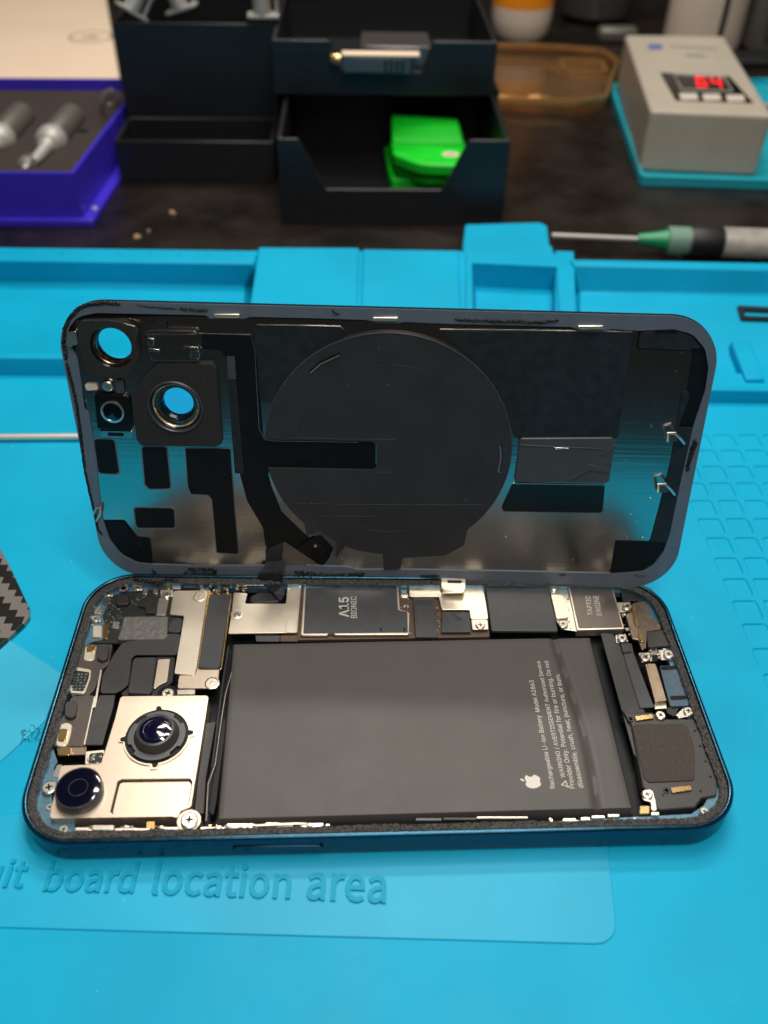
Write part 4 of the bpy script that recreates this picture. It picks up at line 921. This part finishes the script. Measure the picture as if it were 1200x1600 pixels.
# flange clips, top
for x, y in ((355, 493), (603, 498), (924, 511)):
    pt('flange_clip', 'gold', 'P', [(x - 22, y - 2), (x + 20, y - 2), (x + 18, y + 4), (x - 20, y + 4)], 1.3, .6, r=.3, bev=.12)
for x, y in ((1055, 683), (1040, 763)):
    V, Fc = tubev([(*at(FP, x + a, y + b, 1 + c), 1 + c) for a, b, c in ((-12, 6, 0), (-11, -6, 1.2), (0, -6, 1.8), (8, 2, 1.3), (14, 10, 0))], .35, 8); raw('spring_contact', 'screw', bp, V, Fc, smooth=True)
    pt('contact_pad', 'sheet', 'P', [(x - 9, y - 4), (x + 4, y - 4), (x + 4, y + 7), (x - 9, y + 7)], 1.0, .6, r=.2)
V, Fc = tubev([(*at(FP, 80 + a / 3, 660 + b / 3, c), c) for a, b, c in ((200, 430, .8), (212, 402, 1.6), (232, 396, 1.4), (230, 430, 1.2), (212, 462, .8))], .3, 8); raw('spring_contact', 'screw', bp, V, Fc, smooth=True)
# right side column
pt('side_strip', 'tapeg', 'P', [(1000, 520), (1050, 514), (1080, 525), (1098, 545), (1080, 545), (1082, 548), (997, 544)], .5, r=.6)
pt('side_strip', 'sheet', 'P', [(1066, 610), (1077, 612), (1076, 625), (1060, 667), (1084, 668), (1066, 750), (1048, 830), (1042, 848), (1016, 846), (1028, 800), (1048, 720)], .5, r=.6).data.materials[0] = M['tapeg']
pt('side_notch', 'floor', 'B7', [(783, 225), (905, 228), (885, 242), (800, 240)], .65, r=.3)
pt('corner_patch', 'tape', 'B8', [(605, 553), (780, 558), (800, 510), (850, 510), (840, 590), (740, 695), (580, 708)], .45, r=.5)
# debris
random.seed(4)
V, Fc = [], []
for k in range(46):
    x, y = random.uniform(170, 1060), random.uniform(510, 880); q = at(FP, x, y, 1.2); r = random.uniform(.05, .13)
    lathe([(r, 0), (r * .6, r), (.0001, r)], (q[0], q[1], 1.15 if (q[0] - .6) ** 2 + (q[1] - 37) ** 2 < 800 else .4), 6, V, Fc)
raw('dust_specks', 'screw', bp, V, Fc)
for x, y in ((1066, 550), (1018, 666), (1017, 780), (1004, 841), (895, 875), (165, 778), (186, 806), (134, 626)):
    q = at(FP, x, y, .4); V, Fc = lathe([(.35, 0), (.3, .08), (.0001, .1)], (q[0], q[1], .3), 12); raw('brass_dot', 'brass', bp, V, Fc, smooth=True)
# residue on the flange
def fg(key, pts, wd, h=.45): return gunk('glue_residue', 'gluedk', bp, K(FP, key, pts, .7), wd, .6, h, .25)
fg('B3', [(72, 370), (60, 290), (64, 225), (84, 172), (126, 128), (184, 106), (250, 100), (325, 108)], 1.0, .35)
fg('B3', [(72, 380), (98, 480), (122, 600), (140, 740), (156, 880)], .8, .3); fg('B4', [(155, 220), (180, 330), (204, 430), (218, 500), (238, 530)], .7, .3)
fg('B3', [(600, 128), (660, 132), (735, 135)], .8, .4); fg('B3', [(400, 110), (470, 120), (590, 128)], .35, .25)
fg('B5', [(355, 130), (370, 150), (395, 152)], .5, .4); fg('B5', [(930, 178), (1000, 182), (1100, 185), (1200, 186)], .7, .4); fg('B7', [(0, 185), (130, 188), (250, 192), (340, 180)], .8, .45)
fg('B7', [(980, 740), (960, 800), (940, 890)], 1.0, .5); fg('B8', [(985, 95), (960, 160), (940, 215)], 1.0, .5)
fg('B4', [(470, 690), (500, 720), (540, 735), (600, 730), (640, 700)], .8, .6); fg('B4', [(640, 688), (770, 688), (765, 712), (650, 712)], 1.0, .7); fg('B4', [(780, 720), (880, 722), (970, 725)], .8, .6)
fg('B6', [(180, 700), (230, 705), (300, 715), (400, 715), (510, 708)], 1.1, .8); fg('B6', [(90, 740), (200, 745), (350, 745), (480, 742)], .9, .7); fg('B6', [(770, 720), (860, 722)], .8, .5)
fg('B8', [(340, 715), (375, 715)], .6, .4)
fg('P', [(990, 899), (1000, 901), (1010, 900)], .3, .1)
# ribbon cable folding down into the phone
p_ = lambda x, y, w: (FP @ Vector((*at(FP, x, y, w), w)))
q_ = lambda x, y, z: Vector((*at(FW, x, y, z), z))
rows = [(p_(415, 858, .5), p_(443, 846, .5)), (p_(415, 878, .6), p_(442, 875, .6)), (p_(413, 886, 1.6), p_(446, 880, 1.6)), (p_(404, 896, 3.2), p_(443, 892, 3.4)), (p_(403, 902, 3.0), p_(436, 897, 3.4)), (p_(412, 912, 2.6), p_(442, 908, 3.2)), (q_(428, 928, 6.4), q_(442, 915, 6.6)), (q_(438, 940, 5.8), q_(445, 930, 5.8))]
V, Fc = [], []
for a, b in rows: V += [tuple(a), tuple(b)]
for k in range(len(rows) - 1): Fc.append((2 * k, 2 * k + 1, 2 * k + 3, 2 * k + 2))
ro = raw('ribbon_cable', 'tapeg', bp, V, Fc, fr=FW)
so = ro.modifiers.new('solid', 'SOLIDIFY'); so.thickness = .12 * S

# ================================================================== THINGS ON THE MAT AND DESK
# carbon card at the left edge
cc = thing('carbon_fibre_card', 'black and grey carbon fibre weave card cut off by the left edge of the picture', 'card', FW, (-85, 75, 0))
prism('card_body', 'twill', cc, fillet(K(FW, 'P', [(-70, 780), (-10, 838), (14, 882), (45, 948), (46, 962), (38, 973), (-2, 1010), (-70, 1060)], 1.6), 1), .05, 1.6, bev=.25)
# rod
t = thing('steel_rod', 'thin steel rod lying on the blue mat, running behind the phone back at the left', 'rod', FW, (-90, 130, 0))
V, Fc = tubev([(*at(FW, -120, 684, 1.2), 1.2), (*at(FW, 170, 682, 1.2), 1.2)], 1.05, 16); raw('rod_shaft', 'steel', t, V, Fc, smooth=True).data.materials[0] = mat('brushed_rod_steel', (.9, .82, .72), .4, metal=.7)
# black rubber frame on the mat tray
V, Fc = extr(fillet(K(FW, 'P', [(1152, 477), (1235, 481), (1240, 501), (1158, 498)], 2.4), .8), 1.3, 2.4, [fillet(K(FW, 'P', [(1161, 484), (1226, 487), (1230, 495), (1165, 493)], 2.4), .4)])
tag(raw('rubber_gasket', 'rubber', None, V, Fc), 'small black rectangular rubber frame lying in the right rear tray of the mat', 'gasket')
# purple box
pb = thing('tool_case', 'violet blue plastic case lined with black foam and holding grey tool bits', 'case', FW, (-165, 330, -4))
def inset(pts, d):
    c = (sum(q[0] for q in pts) / len(pts), sum(q[1] for q in pts) / len(pts))
    return [(q[0] - d * (1 if q[0] > c[0] else -1), q[1] - d * (1 if q[1] > c[1] else -1)) for q in pts]
V, Fc = extr(fillet(K(FW, 'P', [(-120, 352), (147, 353), (151, 346), (210, 252), (190, 225), (-120, 240)], -3.2), 2), -4, -.5); raw('case_base', 'purple', pb, V, Fc, bev=.5)
cw = K(FW, 'P', [(-140, 269), (115, 271), (214, 143), (210, 123), (-140, 121)], 19.5)
cw[3] = (cw[2][0] + .5, cw[3][1]); cw = [cw[0], cw[1], cw[3], cw[4]]
V, Fc = extr(cw, -.4, 19.5, [inset(cw, 1.7)]); raw('case_wall', 'purple', pb, V, Fc)
prism('foam_insert', 'boxfoam', pb, inset(cw, 1.8), 0, 14.0, bev=.5)
prism('foam_hole', 'floor', pb, circle(at(FW, 130, 205, 14), 2.6, 20), 13.8, 14.06, bev=0)
def openbox(t, name, m_, x0, y0, x1, y1, z0, z1, th, floor, bev=.4, cut=None):
    V, Fc = extr([(x0, y0), (x1, y0), (x1, y1), (x0, y1)], z0, z1, [[(x0 + th, y0 + th), (x1 - th, y0 + th), (x1 - th, y1 - th), (x0 + th, y1 - th)]])
    boxv(x0 + th * .9, y0 + th * .9, z0 + .1, x1 - th * .9, y1 - th * .9, floor, V, Fc)
    return raw(name, m_, t, V, Fc, bev=.35)
def bit(p0, p1, z, label, sc=1.0, mirror=False):
    a = Vector((*at(FW, *p0, z), z)); b = Vector((*at(FW, *p1, z), z)); d = b - a; L_ = d.length
    rot = d.to_track_quat('X', 'Z').to_matrix().to_4x4(); fr = Matrix.Translation(a) @ rot
    t = thing('tool_bit', label, 'tool bit', fr, (0, 0, 0), group='grey tool bits in the violet case')
    for nm, m_, prof in (('grip', 'knurl', [(4.2, .0), (4.6, .6), (4.6, L_ * .48), (3.6, L_ * .52)]), ('collar', 'cap', [(3.8, L_ * .52), (5.0, L_ * .53), (5.0, L_ * .60), (3.8, L_ * .64), (3.6, L_ * .68)]),
                         ('tip', 'cap', [(3.2, L_ * .68), (2.0, L_ * .74), (1.8, L_ * .93), (1.2, L_)]), ('end_pin', 'cap', [(.6, -4), (1.6, -1), (1.8, .05)])):
        V, Fc = lathe([(r * sc, z_) for r, z_ in prof], (0, 0, 0), 28, axis='x'); raw(nm, m_, t, V, Fc, smooth=True)
    return t
bit((113, 182), (53, 253), 16, 'grey knurled tool bit lying slanted, the rightmost whole one in the violet case', 1.45)
bit((35, 180), (-30, 250), 16, 'grey knurled tool bit cut off by the left edge of the picture', 1.45)
bit((50, 252), (38, 266), 13, 'grey round cap of a tool bit showing over the front rim of the violet case', .9)
t = thing('case_latch_ring', 'small shiny wire ring on the rear right corner of the violet case', 'ring', FW, (-118, 375, 15))
path = [(*at(FW, 172 + 13 * math.cos(a), 152 + 18 * math.sin(a), 20), 20 + 2 * math.sin(a)) for a in [math.radians(x) for x in range(-80, 281, 20)]]
V, Fc = tubev(path, .6, 8); raw('wire_loop', 'brass', t, V, Fc, smooth=True).data.materials[0] = M['screw']
V, Fc = lathe([(1.4, 0), (1.2, .8), (.0001, 1)], (*at(FW, 148, 325, 0), -.5), 14)
raw('rivet', 'cap', pb, V, Fc, smooth=True)
# cream box with emblem
cb = thing('cream_box', 'flat cream coloured box with a faint round grey emblem behind the violet case', 'box', FW, (-230, 560, -4))
prism('lid', 'beige', cb, fillet(K(FW, 'P', [(-260, 118), (187, 120), (160, -40), (-260, -40)], 12), 3), -4, 12, bev=2, seg=3)
ec = Vector(at(FW, 142, 57, 12.1)); E_ = 14
em = merge([extr(circle(ec, E_, 60), 12.0, 12.05, [circle(ec, E_ - 1.6, 60)]), extr(fillet([(ec.x + x, ec.y + y) for x, y in ((-7, 2), (-2, 0), (0, 6), (2, 1), (7, 3), (3, -2), (0, -1), (-3, -3))], .5), 12.0, 12.05)] +
           [extr([(ec.x - 8 + k * 2.2, ec.y - 8), (ec.x - 7 + k * 2.2, ec.y - 8), (ec.x - 7 + k * 2.2, ec.y - 5.5), (ec.x - 8 + k * 2.2, ec.y - 5.5)], 12.0, 12.05) for k in range(7)])
raw('emblem', 'emblem', cb, *em)
# organiser
og = thing('desk_organizer', 'black plastic desk organiser with a tall bin and two open drawers', 'organizer', FW, (-30, 380, -4))
openbox(og, 'front_tray', 'orgn', -121.5, 351, -45, 385, -4, 16.5, 2, 0)
openbox(og, 'tall_bin', 'orgn', -121.5, 385.2, -44.2, 450, -4, 59.5, 2, 0)
def drawer(t, x0, x1, y0, y1, z0, z1, cut, th=2.2):
    """front wall with a dipped cut, side walls, floor"""
    (a, b, c, d, zc) = cut
    fp = fillet([(x0, z0), (x1, z0), (x1, z1), (d, z1), (c, zc), (b, zc), (a, z1), (x0, z1)], [.5, .5, .8, 2, 2, 2, 2, .8])
    V = [(x, y0, z) for x, z in fp] + [(x, y0 + th, z) for x, z in fp]; n = len(fp)
    Fc = [tuple(range(n)), tuple(reversed(range(n, 2 * n)))] + [(k, n + k, n + (k + 1) % n, (k + 1) % n) for k in range(n)]
    boxv(x0, y0 + th, z0, x0 + th, y1, z1, V, Fc); boxv(x1 - th, y0 + th, z0, x1, y1, z1, V, Fc); boxv(x0 + th, y1 - th, z0, x1 - th, y1, z1, V, Fc)
    boxv(x0 + th, y0 + th, z0, x1 - th, y1 - th, z0 + 2, V, Fc)
    return raw('drawer', 'orgn', t, V, Fc, bev=.35)
zc = at(FW, 600, 283, 0)
drawer(og, -39.5, 62, 305, 400, -3.8, 34.5, (-30, -19, 33.5, 44, 12.5))
drawer(og, -43.5, 60, 357, 450, 36.5, 60, (-17, -12, 26, 30, 47))
V, Fc = [], []
boxv(-45, 366, -4, -43.2, 455, 36, V, Fc); boxv(62.5, 366, -4, 64.3, 455, 36, V, Fc); boxv(-45, 455, -4, 64.3, 457, 60, V, Fc); boxv(-43, 402, 34, 62.4, 455, 35.9, V, Fc)
raw('drawer_cabinet', 'orgn', og, V, Fc)
# connector in the upper drawer
t = thing('cable_adapter', 'grey plastic adapter with a brass pin lying across the notch of the upper drawer', 'adapter', FW, (5, 357, 47))
a = at(FW, 548, 80, 54)
V, Fc = boxv(-11.5, 352, 47.2, 20, 358, 54.5, [], []); raw('adapter_shell', 'knurl', t, V, Fc, bev=1).data.materials[0] = mat('bluish_grey_plastic', (0.06, 0.085, 0.11), .4, var=.1, vs=.2)
for k in range(4):
    V, Fc = boxv(8 + k * 2.6, 351.4, 47.4, 9.2 + k * 2.6, 352, 53.6, [], []); raw('grip_rib', 'orgn', t, V, Fc, bev=.2)
V, Fc = boxv(-11.5, 351.8, 54.6, 24, 358, 55.6, [], []); raw('cream_strip', 'beige', t, V, Fc, bev=.2)
V, Fc = boxv(-3, 360, 48, 30, 385, 57, [], []); raw('adapter_body', 'smoke', t, V, Fc, bev=1)
V, Fc = lathe([(2.0, -17), (2.4, -16), (2.4, -12.5), (1.5, -12)], (0, 355.5, 52.6), 20, axis='x'); raw('brass_pin', 'brass', t, V, Fc, smooth=True)
# green cases
o = prism('green_case', 'green', None, fillet(K(FW, 'P', [(600, 230), (606, 262), (612, 280), (700, 281), (724, 262), (722, 216), (640, 205)], 5), [2, 6, 2, 2, 3, 3, 3], 6), -1.7, 5, bev=1.0, seg=3); tag(o, 'bright green plastic case at the bottom of the open lower drawer', 'case', 'green cases in the lower drawer')
gc = thing('green_case', 'bright green plastic case with a white oval sticker, stacked on top in the lower drawer', 'case', FW, (30, 330, 6), group='green cases in the lower drawer')
prism('case_base', 'green', gc, fillet(K(FW, 'P', [(611, 232), (614, 250), (660, 272), (712, 270), (728, 232), (722, 205), (616, 200)], 11), [2, 10, 14, 3, 2, 2, 2], 8), 5.1, 11, bev=1.2, seg=3)
prism('case_shell', 'green', gc, fillet(K(FW, 'P', [(611, 222), (614, 240), (655, 256), (718, 258), (728, 226), (718, 200), (612, 196)], 17), [2, 8, 14, 3, 2, 2, 2], 8), 11.4, 17, bev=1.2, seg=3)
a_c, b_c, c_c, d_c = [at(FW, x, y, z) for x, y, z in ((612, 224, 17), (726, 228, 17), (716, 191, 24), (612, 184, 24))]
V = [(*a_c, 17.02), (*b_c, 17.02), (*c_c, 24), (*d_c, 24), (a_c[0], a_c[1] + 14, 17.02), (b_c[0], b_c[1] + 14, 17.02), (c_c[0], c_c[1] + 5, 24), (d_c[0], d_c[1] + 5, 24)]
raw('case_lid', 'green', gc, V, [(0, 1, 2, 3), (3, 2, 6, 7), (1, 5, 6, 2), (4, 0, 3, 7), (5, 4, 7, 6), (0, 4, 5, 1)], bev=1)
prism('sticker', 'white', gc, circle(at(FW, 704, 241, 17.1), 4.0, 28, 3.2), 16.9, 17.15, bev=0)
sx_, sy_ = at(FW, 704, 241, 17.2)
prism('sticker_print', 'emblem', gc, rrect(sx_ - 2, sy_ - .7, sx_ + 2, sy_ + .7, .3), 17.1, 17.2, bev=0)
# silver holders in the bin
def holder(px, py, tilt, rz, label, s=1.0):
    c = at(FW, px, py, 62)
    fr = Matrix.Translation((c[0], c[1], 62)) @ Matrix.Rotation(rz, 4, 'Z') @ Matrix.Rotation(tilt, 4, 'Y')
    t = thing('metal_holder', label, 'metal part', fr, (0, 0, 0), group='silver parts standing in the tall bin')
    V, Fc = boxv(-7 * s, -4 * s, 0, 8 * s, 4 * s, 1.8, [], []); raw('foot_plate', 'cap', t, V, Fc, bev=.4)
    V, Fc = lathe([(4.2 * s, 1.8), (4.2 * s, 26), (3.4 * s, 27)], (0, 0, 0), 28); raw('tube', 'cap', t, V, Fc, smooth=True)
    V, Fc = lathe([(1.0 * s, 1.8), (1.2 * s, 10), (2 * s, 12), (1.6 * s, 14)], (7 * s, 1, 0), 16); raw('thumb_screw', 'cap', t, V, Fc, smooth=True)
holder(203, 20, .6, .5, 'silver metal part at the left end of the tall bin, tilted over the rim')
holder(284, 17, -.3, -.2, 'silver metal part second from the left standing in the tall bin')
holder(410, 27, 0, .05, 'silver tube on a pale foot plate at the right end of the tall bin')
# orange and white bottle
t = thing('orange_bottle', 'white rounded container with an orange band behind the drawers', 'container', FW, (115, 603, -4))
V, Fc = lathe([(12, -4), (17, -1), (20, 4), (21, 12), (21.3, 20)], (112, 610, 0), 48); raw('white_base', 'white', t, V, Fc, smooth=True)
V, Fc = lathe([(21.3, 20.1), (21.3, 70)], (112, 610, 0), 48); raw('orange_band', 'orange', t, V, Fc, smooth=True)
# clear case with gold trim
t = thing('clear_phone_case', 'transparent phone case with gold trim lying on the dark desk behind the drawers', 'phone case', FW, (90, 520, -4))
co = [(700, 152), (905, 160), (948, 152), (966, 95), (940, 78), (860, 72), (740, 70)]
A_ = K(FW, 'P', co, 3.5); cx_ = sum(q[0] for q in A_) / 7; cy_ = sum(q[1] for q in A_) / 7
sh = lambda k: fillet([(cx_ + (q[0] - cx_) * k, cy_ + (q[1] - cy_) * k) for q in A_], 8, 8)
V, Fc = extr(sh(1), -3.9, 3.5, [sh(.95)]); raw('trim_frame', 'amber', t, V, Fc)
V, Fc = extr(sh(1.012), 1.5, 4.6, [sh(.968)]); raw('gold_trim', 'goldtrim', t, V, Fc)
V, Fc = extr(sh(.945), -3.9, -2.9); raw('clear_back', 'amber', t, V, Fc)
V, Fc = extr(rrect(130, 528, 160, 556, 6), -2.8, -.5, [rrect(132.5, 530.5, 157.5, 553.5, 5)]); raw('camera_surround', 'goldtrim', t, V, Fc)
for x0 in (75, 98):
    V, Fc = boxv(x0, 471.5, -1, x0 + 14, 474, 1.2, [], []); raw('button_slot', 'goldtrim', t, V, Fc, bev=.3)
# smoked jar, white roll, plastic drawer unit at the back
t = thing('smoked_jar', 'dark smoked jar standing behind the clear phone case', 'jar', FW, (175, 655, -4))
V, Fc = lathe([(20, -4), (27, 2), (30, 20), (31, 80)], (178, 672, 0), 40); raw('jar_body', 'smoke', t, V, Fc, smooth=True)
V, Fc = boxv(168, 604, -4, 196, 616, 6, [], []); raw('jar_foot', 'smoke', t, V, Fc, bev=3).data.materials[0] = M['knurl']
t = thing('white_canister', 'white upright canister with a black stripe behind the grey device', 'canister', FW, (250, 640, -4))
V, Fc = lathe([(26, -4), (27, 0), (27, 90)], (0, 0, 0), 40, sx=1.0, sy=.8); V = [(x + 240, y + 600, z) for x, y, z in V]; raw('canister_body', 'white', t, V, Fc, smooth=True)
V, Fc = boxv(243, 577.2, -2, 246.5, 579.6, 90, [], []); raw('black_stripe', 'black', t, V, Fc, bev=.3)
t = thing('dark_bottle', 'slim dark upright container between the white canister and the plastic drawer', 'container', FW, (300, 650, -4))
V, Fc = boxv(280, 600, -4, 314, 640, 90, [], []); raw('bottle_body', 'smoke', t, V, Fc, bev=4)
V, Fc = boxv(296, 597.5, -4, 299, 599.8, 90, [], []); raw('edge_seam', 'knurl', t, V, Fc, bev=.5)
t = thing('plastic_drawer', 'grey translucent plastic drawer at the upper right edge of the picture', 'drawer', FW, (340, 560, -4))
c0 = at(FW, 1165, 78, 0)
V, Fc = boxv(c0[0] + 2, c0[1], -3, c0[0] + 90, c0[1] + 60, 60, [], []); raw('drawer_front', 'knurl', t, V, Fc, bev=4, seg=3)
V, Fc = boxv(c0[0] + 10, c0[1] - 1.5, 6, c0[0] + 80, c0[1] - .1, 54, [], []); raw('drawer_window', 'smoke', t, V, Fc, bev=1).data.materials[0] = M['lensbar']
V, Fc = boxv(c0[0] - 30, c0[1] - 30, -4, c0[0] + 90, c0[1] - 5, 1.5, [], []); o = raw('black_tray', 'rubber', None, V, Fc, bev=1); tag(o, 'flat black tray in front of the grey plastic drawer at the right edge', 'tray')
# device on cyan tray
t = thing('cyan_tray', 'cyan plastic tray under the grey electronic device', 'tray', FW, (175, 400, -4))
cty = fillet(K(FW, 'P', [(1000, 283), (1290, 292), (1205, 128), (958, 136), (956, 150)], -1.2), 3)
prism('tray_plate', 'tealtray', t, cty, -4, -1.2, bev=.6)
cxx = sum(q[0] for q in cty) / len(cty); cyy = sum(q[1] for q in cty) / len(cty)
V, Fc = extr(cty, -1.25, 1.2, [[(cxx + (q[0] - cxx) * .96, cyy + (q[1] - cyy) * .965) for q in cty]]); raw('tray_rim', 'tealtray', t, V, Fc)
d = thing('soldering_power_unit', 'grey electronic device with a red lit number display and three buttons on a cyan tray', 'device', FW, (175, 430, -1))
ZT = 29.0
dv = fillet(K(FW, 'P', [(1017, 172), (1208, 180), (1132, 56), (977, 54)], ZT), [2, 2, 2, 2])
prism('shell', 'devgrey', d, dv, -1.1, ZT, bev=3.0, seg=5)
fx0, fy0 = dv[0]
prism('front_plate', 'devgrey', d, K(FW, 'P', [(1024, 176), (1206, 184), (1206, 182), (1024, 174)], 20), -1.0, 26.5, bev=.8)
dp = prism('display_panel', 'black', d, fillet(K(FW, 'P', [(1031, 113), (1140, 119), (1178, 161), (1056, 157)], ZT + .2), 1.2), ZT - .1, ZT + .2, bev=.08); ds = sub(d, dp)
V, Fc = extr(K(FW, 'P', [(1052, 115), (1132, 119), (1146, 143), (1064, 140)], ZT + .5), ZT + .1, ZT + .5, [K(FW, 'P', [(1054, 117), (1130, 121), (1143, 141), (1066, 138)], ZT + .5)]); raw('display_frame', 'inkg', ds, V, Fc)
def seven(px0, py0, w_, h_, on, sk):
    out = []; t_ = .24
    R_ = dict(a=(0, 0, 1, t_ * .7), g=(0, .5 - t_ * .35, 1, .5 + t_ * .35), d=(0, 1 - t_ * .7, 1, 1), f=(0, 0, t_, .5), b=(1 - t_, 0, 1, .5), e=(0, .5, t_, 1), c=(1 - t_, .5, 1, 1))
    for k_ in on:
        x0, y0, x1, y1 = R_[k_]; x0 += .03; x1 -= .03; y0 += .02; y1 -= .02
        q = [(px0 + a * w_ + b * sk, py0 + b * h_ + a * .6) for a, b in ((x0, y0), (x1, y0), (x1, y1), (x0, y1))]
        out.append(extr(K(FW, 'P', q, ZT + .4), ZT + .2, ZT + .4 + (.02 if k_ in 'agd' else 0)))
    return out
raw('red_digits', 'led', ds, *merge(seven(1086, 118.5, 17, 17, 'afgedc', 3) + seven(1109, 119.5, 17, 17, 'fgbc', 3)))
for x, y in ((1076, 149.5), (1112, 150.5), (1149, 152)):
    prism('push_button', 'btn', ds, fillet(K(FW, 'P', [(x - 15, y - 4.5), (x + 13, y - 4.5), (x + 16, y + 5), (x - 12, y + 5)], ZT + 1), 1), ZT, ZT + 1, bev=.3)
prism('blue_mark', 'inkb', d, K(FW, 'P', [(1012, 69), (1034, 69), (1036, 77), (1014, 77)], ZT + .1), ZT - .1, ZT + .06, bev=0)
prism('faded_print', 'inkg', d, K(FW, 'P', [(1046, 71), (1120, 74), (1123, 78), (1048, 75)], ZT + .1), ZT - .1, ZT + .06, bev=0)
prism('faded_print', 'inkg', d, K(FW, 'P', [(1070, 83), (1100, 84), (1104, 90), (1074, 89)], ZT + .1), ZT - .1, ZT + .06, bev=0)
# syringe
sa = Vector((*at(FW, 862, 368, 2.6), 2.6)); sb = Vector((*at(FW, 1200, 382, 2.6), 2.6)); dd = (sb - sa)
fr = Matrix.Translation(sa) @ dd.to_track_quat('X', 'Z').to_matrix().to_4x4()
sy = thing('syringe', 'clear syringe with green hub and blunt steel needle lying behind the mat', 'syringe', fr, (0, 0, 0))
k_ = dd.length / 338
def seg(nm, m_, prof): V, Fc = lathe([(r, x * k_) for x, r in prof], (0, 0, 0), 28, axis='x'); return raw(nm, m_, sy, V, Fc, smooth=True)
seg('needle', 'cap', [(0, .9), (0.5, 1.15), (140, 1.15)]); seg('needle_hub', 'greenhub', [(135, 2.3), (160, 3.3), (180, 4.6), (184, 4.8)])
seg('luer_lock', 'barrel', [(180, 5.6), (182, 6.0), (215, 6.0)]).data.materials[0] = mat('frosted_green_plastic', (.25, .45, .36), .3, trans=.4)
seg('barrel_tip', 'barrel', [(213, 6.1), (240, 6.4), (243, 6.4)]).data.materials[0] = M['knurl']
seg('plunger_seal', 'rubber', [(216, 6.3), (220, 6.72), (262, 6.72), (266, 6.2)]); seg('paste_fill', 'paste', [(266, 5.6), (420, 5.6)]); seg('barrel', 'barrel', [(264, 6.5), (266, 6.65), (440, 6.65)])
# crumbs
random.seed(3)
for x, y, r, lb_ in ((271, 332, 1.8, 'tan crumb on the dark desk, farther of the two big ones'), (212, 370, 2.0, 'tan crumb on the dark desk near the blue mat edge'), (232, 361, .9, 'tiny tan crumb beside the crumb near the mat edge')):
    c = at(FW, x, y, -3.5); V, Fc = [], []
    for k in range(5): lathe([(r * .5, -.3), (r * .6, .3), (r * .3, .9), (.0001, 1)], (c[0] + random.uniform(-r, r) * .7, c[1] + random.uniform(-r, r) * .7, -3.7), 7, V, Fc)
    tag(raw('crumb', 'crumb', None, V, Fc), lb_, 'crumb', 'crumbs on the desk')
# lint tuft on the mat left of the phone
V, Fc = [], []
for k in range(16):
    a = random.uniform(0, 6.28); c = Vector((*at(FW, 38 + random.uniform(-4, 22), 1155 - random.uniform(0, 18), .4), .3)); tubev([tuple(c), tuple(c + Vector((math.cos(a) * 1.0, math.sin(a) * 1.0, .25))), tuple(c + Vector((math.cos(a + .5) * 1.6, math.sin(a + .5) * 1.6, .15)))], .05, 4, V, Fc)
tag(raw('lint_tuft', 'rubber', None, V, Fc), 'tuft of black lint on the blue mat left of the phone', 'lint')
